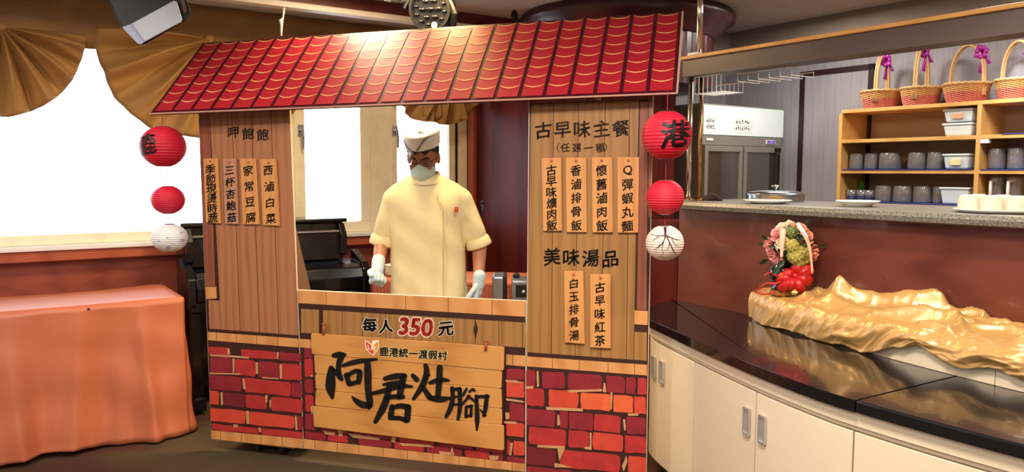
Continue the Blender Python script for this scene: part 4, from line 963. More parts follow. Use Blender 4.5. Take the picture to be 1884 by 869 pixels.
# stack of plates beside the piano, each plate a thing of its own
ORD = ['lowest plate of the cream stack beside the piano', 'second lowest plate of the cream stack beside the piano', 'middle plate of the cream stack beside the piano', 'second highest plate of the cream stack beside the piano', 'topmost plate of the cream stack beside the piano']
def plate(name, c, r, m, label, cat='plate', group=None, h=.02):
    b = B(); b.lathe(c, [(.0005, .004), (r*.55, .004), (r*.62, 0), (r*.66, .001), (r, h), (r*.995, h+.003), (r*.64, .007), (.0005, .008)], 32)
    o = b.done(name, m, smooth=True); tag(o, label, cat, group); return o
for k in range(5): plate('plate', PT(.10, .20, .7525+.0125*k), .085, PLATE, ORD[k], 'plate', 'plates stacked beside the piano')
# two small steel cookers on the table
def cooker(label, x0, x1, y0, d, knob):
    n = Vector((0, 1, 0)); c = on_pl((x0+x1)/2, 548, Vector((0, d, 0)), n); wd = (x1-x0)*d/FPX
    ztop = on_pl((x0+x1)/2, y0, Vector((0, d, 0)), n).z; zb = .70; cy = d+.10
    root = thing('gas_cooker', label, 'cooker', Vector((c.x, cy, 0)))
    b = B(); b.obox((c.x, cy, (zb+ztop)/2), Vector((wd/2, 0, 0)), Vector((0, .10, 0)), Vector((0, 0, (ztop-zb)/2))); b.done('body', mat('cooker_steel', '#9a9ea8', .35, .8, amount=.3), root, bevel=.012)
    for sx_ in (-1, 1):
        for sy_ in (-1, 1): B().tube([(c.x+sx_*wd*.4, cy+sy_*.08, 0), (c.x+sx_*wd*.4, cy+sy_*.08, zb+.005)], .007, 8).done('stand_leg', BLACK, root)
    if knob:
        b = B(); b.obox((c.x+.006, d-.002, ztop-.06), Vector((wd*.32, 0, 0)), Vector((0, .004, 0)), Vector((0, 0, .035))); b.done('opening', BLACK, root, bevel=.003)
        b = B(); b.ball((c.x+.02, d-.010, ztop-.065), .012, .010, .014); b.done('knob', CHROME, root, smooth=True)
        b = B(); b.ball((c.x-.02, cy, ztop+.012), .02, .018, .018); b.done('pan_knob', BLACK, root, smooth=True)
    else:
        b = B(); b.obox((c.x+wd*.36, cy, (zb+ztop)/2), Vector((wd*.16, 0, 0)), Vector((0, .102, 0)), Vector((0, 0, (ztop-zb)/2+.001))); b.done('side_cover', BLACK, root, bevel=.008)
cooker('narrow steel cooker with black side beside the chef glove', 905, 932, 509, 4.30, False)
cooker('wider steel cooker with dark opening and knob beside right menu panel', 941, 972, 516, 4.26, True)

# ---------------------------------------------------------------- things hanging from the ceiling
# loudspeaker
SPK = mat('black_speaker_case', '#0b0a0f', .5); GRL = mat('pale_speaker_grille', '#d4dae8', .5, amount=.2)
sd = 3.7
def SPp(x, y, d): return on_pl(x, y, Vector((0, d, 0)), Vector((0, 1, 0)))
sp = thing('loudspeaker', 'black loudspeaker with pale grille hanging from the ceiling at left', 'loudspeaker', SPp(280, 40, sd+.1))
fr = [(185, -30), (222, 48), (258, 83), (268, 82), (345, 36), (352, 22), (330, -30)]
b = B(); b.prism([SPp(x, y, sd+.02) for x, y in fr], [SPp(x-4, y-6, sd+.3) for x, y in fr]); b.done('case', SPK, sp, bevel=.006)
g = [(224.5, 50), (240, 44.5), (321, 0.5), (326, 4), (335.5, 36), (333, 41), (266, 77), (258, 81.5), (252, 79)]
b = B(); b.prism([SPp(x, y, sd-.012) for x, y in g], [SPp(x, y, sd+.02) for x, y in g]); gr = b.done('grille', GRL, sp, bevel=.006)
b = B(); q = [(238, 45.2), (243, 43), (267, 76), (263, 78.5)]; b.prism([SPp(x, y, sd-.0145) for x, y in q], [SPp(x, y, sd-.011) for x, y in q]); b.done('grille_rim', mat('grey_rim', '#a8aec4', .5), gr)
b = B(); q = [(224.5, 50), (238.5, 45), (264, 78.5), (258, 81.5), (252, 79)]; b.prism([SPp(x, y, sd-.0155) for x, y in q], [SPp(x, y, sd-.011) for x, y in q]); b.done('grille_end', mat('bluish_grille_end', '#b8c0dc', .5), gr)
b = B(); q = [(331, -6), (338, -6), (344, 20), (341, 24), (337.5, 23)]; b.prism([SPp(x, y, sd+.012) for x, y in q], [SPp(x, y, sd+.021) for x, y in q]); b.done('handle_slot', mat('speaker_handle_brown', '#6a4c40', .6), sp)
pz = SPp(262, -30, sd+.15); B().tube([pz, Vector((pz.x, pz.y, CEIL))], .015, 8).done('bracket', SPK, sp)
# stage light
ld = 4.35
st = thing('stage_light', 'black round stage light with small lit bulb above the stall roof', 'stage light', SPp(798, 20, ld)-Z*.12)
c = SPp(793, 17, ld); fw = (CAM-c); fw.z *= .2; fw.normalize(); fw = (fw+Vector((-.35, 0, -.15))).normalized(); sx_ = fw.cross(Z).normalized(); sy_ = sx_.cross(fw)
LB = mat('stage_light_black', '#0d0c10', .4); LF = mat('dark_lens', '#100f16', .15, coat=.4)
b = B(); b.lathe(c, [(.0005, -.22), (.07, -.22), (.095, -.16), (.105, -.05), (.112, 0.0), (.118, .012), (.118, .03), (.104, .03), (.102, .012), (.0005, .010)], 32, sx_, sy_, fw); b.done('housing', LB, st, smooth=False)
b = B()
for (x, y, r) in [(0, 0, .024)]+[(.048*cos(a), .048*sin(a), .02) for a in [pi/3*k for k in range(6)]]+[(.082*cos(a), .082*sin(a), .014) for a in [pi/6*k+.2 for k in range(12)]]: b.ball(c+sx_*x+sy_*y+fw*.014, r, r, r*.5, 12, 6)
b.done('lens_cluster', LF, st, smooth=True)
lb_ = c+sx_*(.0)+fw*.03
pb = SPp(799, 46.5, ld-.12); b = B(); b.ball(pb, .0155, .012, .0175, 16, 10); b.done('bulb', mat('lit_bulb', '#ffe7a8', .4, emit=3.0), st, smooth=True)
b = B(); b.tube([SPp(828, 5, ld), SPp(836, 25, ld), SPp(832, 48, ld+.03)], .022, 10); b.tube([SPp(828, 5, ld), SPp(800, -28, ld)], .02, 8); pz = SPp(800, -28, ld); b.tube([pz, Vector((pz.x, pz.y, CEIL))], .02, 8); b.done('yoke', LB, st)
b = B(); b.obox(SPp(822, 18, ld+.08), sx_*.035, sy_*.095, fw*.06); b.done('side_box', LB, st, bevel=.02)
b = B()
for k in range(3): b.tube(catmull([SPp(708+k*4, 2+k, ld), SPp(722, -2+k*2, ld), SPp(738+k*3, 4, ld), SPp(752, -10, ld)], 6), .005, 5)
b.tube(catmull([SPp(758, -8, ld), SPp(750, 4, ld), SPp(744, 15, ld)], 5), .008, 5); b.done('cable', LB, st)
# white hanging cord with a spindle-shaped pull
b = B(); b.tube([on_v(523, 14, 4.49), on_v(521, 32, 4.49), on_v(517, 38, 4.49), on_v(518, 46, 4.49), on_v(517.5, 66, 4.49)], [.007, .005, .014, .008, .005], 8)
tag(b.done('curtain_pull', WHITEP, smooth=True), 'white curtain pull hanging from the fascia above the roof', 'curtain pull')
# microphone-like small black hook on the ceiling next to the cornice
b = B(); q = on_z(946, 28, CEIL-.03); b.ball(q+Z*.0, .022, .022, .03); b.tube(catmull([q, q+Vector((.02, 0, -.04)), q+Vector((.005, 0, -.075))], 5), .008, 6); b.tube([q, Vector((q.x, q.y, CEIL))], .012, 8)
tag(b.done('ceiling_sensor', LB, smooth=True), 'small black curved fitting on the ceiling beside the dark cornice', 'ceiling fitting')
# ---------------------------------------------------------------- bar
BARW = mat('bar_front_wood', '#6e382c', 0.28, kind='wood', col2='#542620', scale=2.2, stretch=(1, 1, 5), coat=.4)
GRAN = mat('grey_granite', '#8e8880', 0.35, kind='speckle', col2='#5e5850', scale=160)
def pxof(p):
    d = Vector(p)-CAM; z = d.dot(_f); return 942+FPX*d.dot(_r)/z, 434.5-FPX*d.dot(_u)/z
bar = thing('bar_counter', 'long bar with polished brown wood front and grey granite top', 'bar counter', R3(3.2, 1.0, 0))
B().rbox(3.0, 3.03, -2.0, 2.86, 0, 1.23).done('front_panel', BARW, bar)
B().rbox(3.0, 3.5, 2.865, 3.10, 0, 1.16).done('end_panel', DARKWOOD, bar)
B().rbox(3.45, 3.48, -2.0, 2.86, 0, 1.23).done('inner_panel', BARW, bar)
b = B(); prof = [(2.945, 1.23), (2.922, 1.236), (2.915, 1.255), (2.925, 1.271), (2.95, 1.275), (3.54, 1.275), (3.54, 1.23)]
b.prism([R3(u, 2.84, z) for u, z in prof], [R3(u, -2.0, z) for u, z in prof]); b.done('granite_top', GRAN, bar)
BT = 1.2755
# beam above the bar with a lit wooden edge
bm_ = thing('overhead_beam', 'dark beam with light wooden edge above the bar', 'beam', R3(2.98, 1, 1.893))
B().rbox(2.93, 3.05, -2.0, 2.79, 1.893, 1.975).done('beam_body', mat('dark_beam', '#54413a', .4, col2='#42322c', scale=4, stretch=(1, 1, 4)), bm_)
B().rbox(2.915, 3.06, -2.0, 2.795, 1.975, 1.993).done('wooden_edge', mat('light_beam_edge', '#d89c54', .4, kind='wood', col2='#c48642', scale=4), bm_, bevel=.004)
# poles
def pole(label, u, v, z0, z1, r, m, name='metal_pole'):
    b = B(); b.tube([R3(u, v, z0), R3(u, v, z1)], r, 16); root = thing(name, label, 'pole', R3(u, v, z0)); b.done('shaft', m, root, smooth=True)
    b = B(); b.lathe(R3(u, v, z0), [(r*2.2, 0), (r*2.2, .008), (r*1.2, .012)], 20, cap=True); b.done('foot_ring', m, root)
POLEM = mat('polished_pole', '#d8cdb8', .2, 1.0, amount=.2)
pole('polished metal pole from the ceiling to the overhead beam', 2.985, 2.735, 1.9935, CEIL, .014, POLEM)
pole('polished silver pole at the end of the bar', 2.99, 2.79, BT, 1.8925, .013, POLEM)
pole('thin brass pole beside the silver one on the bar', 3.03, 2.755, BT, 1.8925, .009, BRASS)
B().obox(R3(2.95, 2.73, 2.0), U*.02, V*.03, Z*.006).done('beam_tab', WHITEP, bm_)
# hanging glass racks of white wire
def rack(label, u, v0, v1, z1, drop, n):
    root = thing('glass_rack', label, 'rack', R3(u+.05, (v0+v1)/2, z1-drop))
    for k in range(n+1):
        v = lerp(v0, v1, k/n); B().tube([R3(u, v, z1-.001), R3(u, v, z1-drop), R3(u+.16, v, z1-drop), R3(u+.16, v, z1-drop*.4)], .0022, 5).done('wire', WIREW, root)
    B().tube([R3(u, v0, z1-.004), R3(u, v1, z1-.004)], .003, 5).done('rail', WIREW, root)
    B().tube([R3(u+.16, v0, z1-drop*.4), R3(u+.16, v1, z1-drop*.4)], .003, 5).done('rail', WIREW, root)
rack('white wire glass rack hanging at the pole end of the beam', 2.96, 2.735, 2.57, 1.893, .085, 6)
rack('white wire glass rack hanging further right below the beam', 3.02, 2.52, 2.22, 1.893, .04, 5)

# ---------------------------------------------------------------- curved buffet: worktop slabs and cabinets
edge = [(3.0, 2.90), (2.74, 2.80), (2.60, 2.69), (2.515, 2.572), (2.418, 2.325), (2.323, 2.074), (2.249, 1.861), (2.192, 1.681), (2.134, 1.445), (2.115, 1.300), (2.106, 1.09), (2.110, 0.845), (2.13, .6), (2.17, .3), (2.23, 0.0), (2.32, -.4)]
EC = catmull([(u, v, 0) for u, v in edge], 8)
WT = mat('black_worktop', '#101014', 0.16, col2='#0a0a0d', scale=6, coat=.3)
js = min(range(len(EC)), key=lambda i: abs(EC[i].y-1.305))
def slabtop(name, pts, label):
    root = thing(name, label, 'worktop', R3(2.6, sum(p[1] for p in pts)/len(pts), .712))
    b = B(); b.prism([R3(u, v, .75) for u, v in pts], [R3(u, v, .712) for u, v in pts]); b.done('slab', WT, root, bevel=.006); return root
slabtop('buffet_worktop', [(p.x, p.y) for p in EC[:js+1]]+[(2.995, 1.26), (2.995, 2.90)], 'glossy black curved worktop slab with the flowers, left of the joint')
slabtop('buffet_worktop', [(p.x, p.y-.002) for p in EC[js:]]+[(2.995, -.4), (2.995, 1.257)], 'glossy black worktop slab at the lower right of the joint')
def inset(i, d):
    p = EC[i]; t = (EC[min(i+1, len(EC)-1)]-EC[max(i-1, 0)]).normalized(); n = Vector((-t.y, t.x, 0))
    if n.x < 0: n = -n
    return p+n*d
def curved(i0, i1, d0, d1, z0, z1):
    b = B(); A = [inset(i, d0) for i in range(i0, i1+1)]; C = [inset(i, d1) for i in range(i0, i1+1)]
    poly = [(p.x, p.y) for p in A]+[(p.x, p.y) for p in C[::-1]]
    # build as strip so that the curved front stays clean
    n = len(A); rows = [[R3(p.x, p.y, z0) for p in A], [R3(p.x, p.y, z1) for p in A], [R3(p.x, p.y, z1) for p in C], [R3(p.x, p.y, z0) for p in C], [R3(p.x, p.y, z0) for p in A]]
    b.grid(rows); b.add([r[0] for r in rows[:4]], [(0, 1, 2, 3)]); b.add([r[-1] for r in rows[:4]], [(3, 2, 1, 0)])
    return b
EC = [Vector(p) for p in EC]
# refine the curve for door joints
def idx_px(x, z=.4):
    return min(range(10, len(EC)), key=lambda i: abs(pxof(R3(inset(i, .03).x, inset(i, .03).y, z))[0]-x))
dense = []
for a, c in zip(EC, EC[1:]):
    for k in range(6): dense.append(a.lerp(c, k/6))
EC = dense+[EC[-1]]
CABM = mat('cream_cabinet_laminate', '#ead6b8', .35, col2='#e2caa6', scale=2, amount=.3, coat=.1); CABG = mat('cabinet_groove', '#6a5444', .6)
iA0 = min(range(len(EC)), key=lambda i: abs(EC[i].y-2.80)); cuts = [iA0]+[idx_px(x, z) for x, z in ((1210, .4), (1277, .4), (1389, .4), (1567.5, .5))]+[min(range(len(EC)), key=lambda i: abs(EC[i].y-.70)), min(range(len(EC)), key=lambda i: abs(EC[i].y-.10))]
units = [(0, 1, 2, 'cream curved cabinet with two doors right beside the food stall'), (2, 3, 4, 'cream curved cabinet with two steel handles under the flower end'), (4, 5, 6, 'cream cabinet at the right end below the worktop joint')]
def handle(parent, i, z, w_=.017, h=.047):
    o = inset(i, .028); t = (EC[i+3]-EC[i-3]).normalized(); T_ = (U*t.x+V*t.y).normalized(); c = R3(o.x, o.y, z); out = T_.cross(Z).normalized()
    if out.dot(CAM-c) < 0: out = -out
    b = B(); b.obox(c+out*.001, T_*w_, out*.002, Z*h); b.obox(c+out*.004+Z*h, T_*w_, out*.005, Z*.004); b.obox(c+out*.004-Z*h, T_*w_, out*.005, Z*.004); b.obox(c+out*.004+T_*w_, T_*.003, out*.005, Z*h); b.obox(c+out*.004-T_*w_, T_*.003, out*.005, Z*h)
    b.done('handle', mat('pale_handle_steel', '#cfcbc2', .35, .6, amount=.2), parent, label='brushed steel recessed handle')
for (c0, c1, c2, lab) in units:
    i0, i1, i2 = cuts[c0], cuts[c1], cuts[c2]
    mid = inset((i0+i2)//2, .2); root = thing('buffet_cabinet', lab, 'cabinet', R3(mid.x, mid.y, 0))
    curved(i0, i2, .055, .30, .085, .7115).done('carcass', CABG, root)
    curved(i0, i2, .022, .055, .665, .7115).done('top_rail', CABM, root, bevel=.003)
    curved(i0, i2, .034, .055, .648, .660).done('lower_rail', CABM, root)
    curved(i0, i2, .09, .26, 0, .085).done('plinth', mat('dark_plinth', '#2c2018', .6), root)
    for (a, c, hs) in ((i0, i1, 1), (i1, i2, -1)):
        d = curved(a+1, c-1, .030, .055, .095, .643).done('door', CABM, root, bevel=.002)
        # handle near the meeting stile
        L_ = 0; k = c if hs > 0 else a; st_ = -1 if hs > 0 else 1
        while L_ < .045 and 3 < k < len(EC)-4: L_ += (EC[k]-EC[k+st_]).length; k += st_
        handle(d, k, .525)

# ---------------------------------------------------------------- riser, satin cloth
rise = [(2.975, 2.36), (2.90, 2.27), (2.83, 2.08), (2.77, 1.85), (2.70, 1.55), (2.64, 1.22), (2.615, 1.0), (2.605, .6), (2.64, .1)]
RC = catmull([(u, v, 0) for u, v in rise], 6); RT = .868
rs_ = thing('display_riser', 'low cream riser under the gold satin on the worktop', 'riser', R3(2.8, 1.3, .75))
kS = min(range(len(RC)), key=lambda i: abs(RC[i].y-1.155))
for a, c in ((0, kS), (kS, len(RC)-1)):
    pts = [(p.x, p.y) for p in RC[a:c+1]]; pts = [(pts[0][0], pts[0][1]-(.0015 if a else 0))]+pts[1:]
    pts += [(2.995, pts[-1][1]), (2.995, pts[0][1])]
    b = B(); b.prism([R3(u, v, RT) for u, v in pts], [R3(u, v, .7505) for u, v in pts]); b.done('riser_box', CABM, rs_, bevel=.002)
SAT = mat('gold_satin', '#cc9e60', 0.29, 0.22, col2='#b88a4a', scale=3, spec=.7)
def ufront(v):
    for p, q in zip(RC, RC[1:]):
        if q.y <= v <= p.y: return lerp(p.x, q.x, (p.y-v)/max(p.y-q.y, 1e-6))
    return RC[0].x if v > RC[0].y else RC[-1].x
def ridge(u, v, pts, A, w_):
    best = 9
    for p, q in zip(pts, pts[1:]):
        p = Vector(p); q = Vector(q); d = q-p; t = max(0, min(1, (Vector((v, u))-p).dot(d)/d.length_squared)); best = min(best, (Vector((v, u))-(p+d*t)).length)
    return A*math.exp(-(best/w_)**2) if A > .05 else A*max(0, 1-best/(w_*2.2))**1.7
RID = [([(1.93, 2.975), (1.89, 2.90), (1.84, 2.85)], .062, .045), ([(1.84, 2.85), (1.70, 2.90), (1.50, 2.975)], .055, .030), ([(2.02, 2.97), (2.02, 2.88), (1.92, 2.81), (1.6, 2.78), (1.3, 2.80)], .030, .022), ([(1.62, 2.74), (1.3, 2.85), (.9, 2.88)], .034, .024), ([(1.42, 2.68), (1.2, 2.80), (.95, 2.83)], .028, .020),
       ([(1.1, 2.68), (.8, 2.80), (.4, 2.82)], .03, .025), ([(1.72, 2.95), (1.35, 2.975)], .035, .022), ([(1.33, 2.63), (1.30, 2.72), (1.36, 2.80)], .03, .018), ([(.95, 2.64), (.7, 2.74)], .026, .02)]
def wrinkle(u, v, k):
    """ridged folds of crumpled cloth, drawn out along the length of the riser"""
    a = 0.0
    x, y = v*.85-u*.5, u*1.0+v*.30
    wx = .05*noise.noise(Vector((x*4, y*4, k+7))); wy = .05*noise.noise(Vector((x*4, y*4, k+17)))
    for f, am in ((5.5, .017), (11, .011), (23, .006), (46, .0018)):
        n = abs(noise.noise(Vector(((x+wx)*f*.55, (y+wy)*f*1.5, k+f)))); a += am*(1-min(1, n*2.4))**1.6
    return a
rows = []
NV, NW = 460, 84
for i in range(NV+1):
    v = lerp(2.315, .15, i/NV); uf = ufront(min(v, 2.30))-.010
    fade = min(1, (2.34-v)/.10)
    hem = .058+.018*noise.noise(Vector((v*7, 0, 1)))+.010*sin(v*21)+.050*max(0, min(1, (v-1.50)/.18))-.02*max(0, 1-abs(v-1.40)/.06)
    row = []
    for j in range(NW+1):
        t = j/NW; wr_ = wrinkle(lerp(2.985, uf-.08, t), v, 1)*fade
        if t < .66:
            s_ = t/.66; u = lerp(2.985, uf+.014, s_); z = RT+.004+wr_*(1-.35*s_)
            for pts, A, w_ in RID: z += ridge(u, v, pts, A, w_)*fade
            z += .010*(1-s_)**3
        else:
            s_ = (t-.66)/.34; a = min(1, s_*2.0)*pi/2
            puff = (.005+.014*max(0, sin(v*19+2.5*noise.noise(Vector((v*3, 0, 4))))))*sin(pi*min(1, s_*1.05))
            u = uf+.014-.024*sin(a)-puff-wr_*.8*sin(a); z = RT+.004-(1-cos(a))*.012-hem*max(0, s_-.18)/.82+wr_*.65*(1-s_)
            z = max(z, .7535)
        row.append(R3(u, v, z))
    rows.append(row)
tag(B().grid(rows).done('satin_cloth', SAT, smooth=True, solid=.0015), 'crumpled gold satin cloth draped along the riser before the bar', 'cloth')

# ---------------------------------------------------------------- vase with artificial flowers
vb = on_z(1436, 537, RT+.022); vu = vb.dot(U); vv = vb.dot(V)
if vu > 2.89: vb = R3(2.89, vv*2.89/vu, RT+.018)
VD = (vb-CAM).dot(_f); pxm = VD/FPX
flw = thing('flower_vase', 'dark vase with red ribbon and a ball of pink and yellow flowers', 'flower vase', vb)
B().lathe(vb, [(.0005, 0), (19*pxm, 0), (20*pxm, 2*pxm), (20*pxm, 8*pxm), (18*pxm, 9*pxm), (.0005, 9*pxm)], 8).done('stand', mat('gold_brown_stand', '#a06c34', .4), flw)
B().lathe(vb+Z*8.5*pxm, [(.0005, 0), (16*pxm, 0), (18*pxm, 4*pxm), (12*pxm, 9*pxm), (17*pxm, 20*pxm), (21*pxm, 30*pxm), (20*pxm, 38*pxm), (12*pxm, 46*pxm), (10*pxm, 52*pxm), (14*pxm, 57*pxm), (13*pxm, 58*pxm), (8*pxm, 52*pxm)], 32).done('vase', mat('dark_purple_glaze', '#1e1822', .12, coat=.5), flw, smooth=True)
tf = (CAM-vb); tf.z = 0; tf.normalize(); sf = Z.cross(tf).normalized()     # towards the viewer; to the viewer's right
def FV(x, y, d=0.0): return vb+sf*((x-1436)*pxm)+Z*((537-y)*pxm)+tf*(d*pxm)
RIB = mat('sheer_red_ribbon', '#c8201e', .35)
def ribbon(pts, w_, m, name='ribbon', parent=flw):
    P_ = catmull(pts, 6); rows = []
    for i, p in enumerate(P_):
        t = (P_[min(i+1, len(P_)-1)]-P_[max(i-1, 0)]).normalized(); n = t.cross(tf); n = n.normalized() if n.length > 1e-4 else Z
        f = w_*pxm*(0.5 if isinstance(w_, (int, float)) else 1); k = .55+.45*sin(pi*min(1, .25+i/len(P_)))
        rows.append([p-n*f*k+tf*.002*sin(i), p+tf*.001, p+n*f*k])
    return B().grid(rows).done(name, m, parent, smooth=True, solid=.001)
kn = FV(1460, 498, 20)
def bow_petal(ang, L_, w_, k):
    d = sf*cos(ang)+Z*sin(ang); e = sf*-sin(ang)+Z*cos(ang); rows = []
    for j in range(9):
        t = j/8; row = []
        for i in range(9):
            s_ = i/8*2-1; wd = w_*pxm*.5*math.sin(pi*min(1, .12+t*.80))**.6
            row.append(kn+d*(L_*pxm*t)+e*(s_*wd)+tf*(pxm*(13*sin(pi*t)*(1-s_*s_*.7)+2.2*sin(s_*9+k)*t)))
        rows.append(row)
    B().grid(rows).done('ribbon', RIB, flw, smooth=True, solid=.0008)
for k, (ang, L_, w_) in enumerate([(.45, 34, 26), (1.25, 30, 24), (-.35, 32, 26), (-1.15, 34, 20), (3.5, 34, 26), (3.95, 40, 22), (2.75, 22, 18), (4.4, 30, 18)]): bow_petal(ang, L_, w_, k)
ribbon([kn, FV(1430, 512, 28), FV(1410, 514, 30), FV(1400, 521, 34)], 4, RIB)
ribbon([kn, FV(1432, 500, 26), FV(1416, 494, 30), FV(1407, 500, 32)], 3, RIB)
b = B(); b.ball(kn+tf*.006, .014, .014, .014); b.done('ribbon_knot', RIB, flw, smooth=True)
ribbon([FV(1428, 530, 22), FV(1408, 534, 26), FV(1392, 529, 28), FV(1402, 524, 30), FV(1412, 527, 30)], 3, RIB)
PINK = mat('pink_rose', '#f0a09c', .55, col2='#e48080', scale=30); PEACH = mat('peach_rose', '#f4bc9c', .55, col2='#e89c80', scale=30); CREAMF = mat('cream_rose', '#f6e6cc', .55); SALF = mat('salmon_flower', '#ec9478', .55, col2='#dc7c64', scale=30)
YEL = mat('yellow_green_floret', '#c4b45c', .55, col2='#9c9444', scale=40); GRNF = mat('green_floret', '#7c8a48', .55, col2='#5c6c34', scale=40); LEAF = mat('dark_green_leaf', '#24401e', .45, col2='#1a3016', scale=20)
def rose_builder(c, n, r, seed, petals=14):
    rnd = random.Random(seed); n = n.normalized(); a = n.orthogonal().normalized(); c2 = n.cross(a); b = B()
    for k in range(petals):
        lay = k/petals; ang = k*2.4; R_ = r*(.22+.78*lay); open_ = .35+.9*lay
        rows = []
        for j in range(5):
            t = j/4; row = []
            for i in range(5):
                s_ = (i/4-.5)*1.5; ph = ang+s_*(.95-.35*lay); rr = R_*(.35+.65*math.sin(t*pi*.5)*(.6+.4*open_))*(1+.12*(t > .9)); h = r*(.75*t*(1-.62*lay)-.25*lay)+.06*r*cos(s_*4)*t
                row.append(c+(a*cos(ph)+c2*sin(ph))*rr+n*h)
            rows.append(row)
        b.grid(rows)
    return b
bc = FV(1453, 447, -8); BR = 50*pxm
def fdir(x, y): 
    dx, dy = (x-1453)/50, (447-y)/46; d2 = max(0.04, 1-dx*dx-dy*dy); return (sf*dx+Z*dy+tf*math.sqrt(d2)).normalized()
B().ball(bc, BR*.82, BR*.82, BR*.78, 20, 12).done('foliage_core', LEAF, flw, smooth=True)
for k, (x, y, r, m) in enumerate([(1426, 424, 17, PINK), (1408, 444, 15, PINK), (1420, 464, 17, PINK), (1434, 440, 13, CREAMF), (1432, 410, 13, CREAMF), (1465, 411, 15, SALF), (1480, 426, 16, SALF), (1493, 458, 16, SALF), (1446, 403, 10, CREAMF), (1500, 470, 10, SALF)]):
    n = fdir(x, y); rose_builder(bc+n*BR*.84, n, r*pxm*1.05, k).done('rose', m, flw, smooth=True, solid=.0008)
def ballflower(x, y, r, m, seed, cnt=40):
    rnd = random.Random(seed); n = fdir(x, y); c = bc+n*BR*.84; b = B(); b.ball(c, r*pxm*.8, r*pxm*.8, r*pxm*.8, 12, 8)
    for k in range(cnt):
        z_ = 1-2*(k+.5)/cnt; ph = k*2.399; q = Vector((math.sqrt(1-z_*z_)*cos(ph), math.sqrt(1-z_*z_)*sin(ph), z_)); p = c+q*r*pxm*.85; a = q.orthogonal().normalized(); e = q.cross(a)
        for j in range(4):
            an = j*pi/2+k; d = a*cos(an)+e*sin(an); f = q.cross(d); s_ = r*pxm*.30; b.add([p, p+d*s_*.6+f*s_*.4+q*s_*.15, p+d*s_+q*s_*.3, p+d*s_*.6-f*s_*.4+q*s_*.15], [(0, 1, 2, 3)])
    b.done('hydrangea', m, flw, solid=.0006)
for k, (x, y, r, m) in enumerate([(1451, 418, 13, GRNF), (1453, 443, 14, YEL), (1460, 463, 15, YEL), (1474, 455, 15, YEL), (1468, 473, 13, YEL), (1478, 470, 11, YEL)]): ballflower(x, y, r, m, k)
for k, (x, y, ang, L_) in enumerate([(1411, 437, 2.4, 16), (1408, 474, 3.6, 20), (1432, 480, 4.2, 22), (1400, 446, 3.1, 12), (1441, 468, 4.0, 20), (1462, 432, .4, 20), (1468, 440, .1, 16), (1500, 445, .3, 14), (1425, 447, 3.0, 14), (1478, 403, .9, 12), (1445, 485, 4.6, 16)]):
    n = fdir(x, y); c = bc+n*BR*.95; d = (sf*cos(ang)+Z*sin(ang)+n*.3).normalized(); f = d.cross(n).normalized(); l = L_*pxm
    B().add([c, c+d*l*.35+f*l*.28+n*.004, c+d*l*.75+f*l*.2, c+d*l, c+d*l*.75-f*l*.2, c+d*l*.35-f*l*.28+n*.004, c+d*l*.5-n*.004], [(0, 1, 6), (1, 2, 6), (2, 3, 6), (3, 4, 6), (4, 5, 6), (5, 0, 6)]).done('leaf', LEAF, flw, solid=.0008)
PRB = mat('peach_ribbon', '#f0c0a0', .5)
ribbon([FV(1462, 408, 40), FV(1472, 420, 52), FV(1482, 445, 54), FV(1488, 490, 50)], 7, PRB, 'peach_ribbon'); ribbon([FV(1437, 412, 46), FV(1436, 435, 56), FV(1436, 462, 60)], 9, PRB, 'peach_ribbon'); ribbon([FV(1460, 402, 40), FV(1470, 415, 52), FV(1478, 425, 54)], 6, WHITEP, 'white_ribbon')
# ---------------------------------------------------------------- things on the bar
PORC = mat('white_porcelain', '#f4f0e6', .25, amount=.2)
def onbar(x, y):
    p = on_z(x, y, BT); u, v = p.dot(U), p.dot(V); return u, v
plate('plate', R3(3.06, 2.36, BT), .11, PORC, 'wide flat white plate on the bar before the cooler', h=.014)
q = on_u(1578, 372, 3.12); q = R3(3.12, q.dot(V), BT)
b = B(); b.lathe(q, [(.0005, 0), (.055, 0), (.06, .008), (.085, .020), (.09, .024), (.086, .026), (.055, .014), (.0005, .012)], 40); tag(b.done('dish', PORC, smooth=True), 'white oval dish on the bar below the shelves', 'dish')
# round steel pot lid
q = on_u(1426, 368, 3.34); q = R3(3.34, q.dot(V), BT)
pot = thing('steel_pot', 'low round steel pot with lid and knob on the bar', 'pot', q)
B().lathe(q, [(.0005, 0), (.135, 0), (.14, .006), (.14, .032), (.147, .034), (.147, .038), (.0005, .038)], 48).done('pot_body', CHROME, pot, smooth=False)
B().lathe(q+Z*.038, [(.143, 0), (.14, .006), (.09, .014), (.0005, .018)], 48).done('lid', CHROME, pot, smooth=True)
B().lathe(q+Z*.056, [(.0005, 0), (.010, 0), (.010, .012), (.022, .016), (.022, .024), (.0005, .026)], 20).done('knob', CHROME, pot, smooth=True)
B().obox(q+tf*.141+Z*.018, sf*.035, tf*.003, Z*.012).done('brass_label', BRASS, pot, bevel=.002)
q = on_u(1308, 360, 3.12); q = R3(3.12, q.dot(V), BT)
b = B(); rows = []
for j in range(9):
    t = j/8; row = []
    for i in range(24):
        a = 2*pi*i/24; r = .055*cos(t*pi/2)*(1+.18*sin(a*3+t*2))+.002; row.append(q+U*(r*cos(a)*.8)+V*(r*sin(a)*1.1)+Z*(.034*sin(t*pi/2)*(1+.2*sin(a*2))))
    rows.append(row)
b.loft(rows); tag(b.done('folded_cloth', mat('dark_maroon_cloth', '#2a1216', .8), smooth=True), 'small dark crumpled cloth on the bar near the poles', 'cloth')
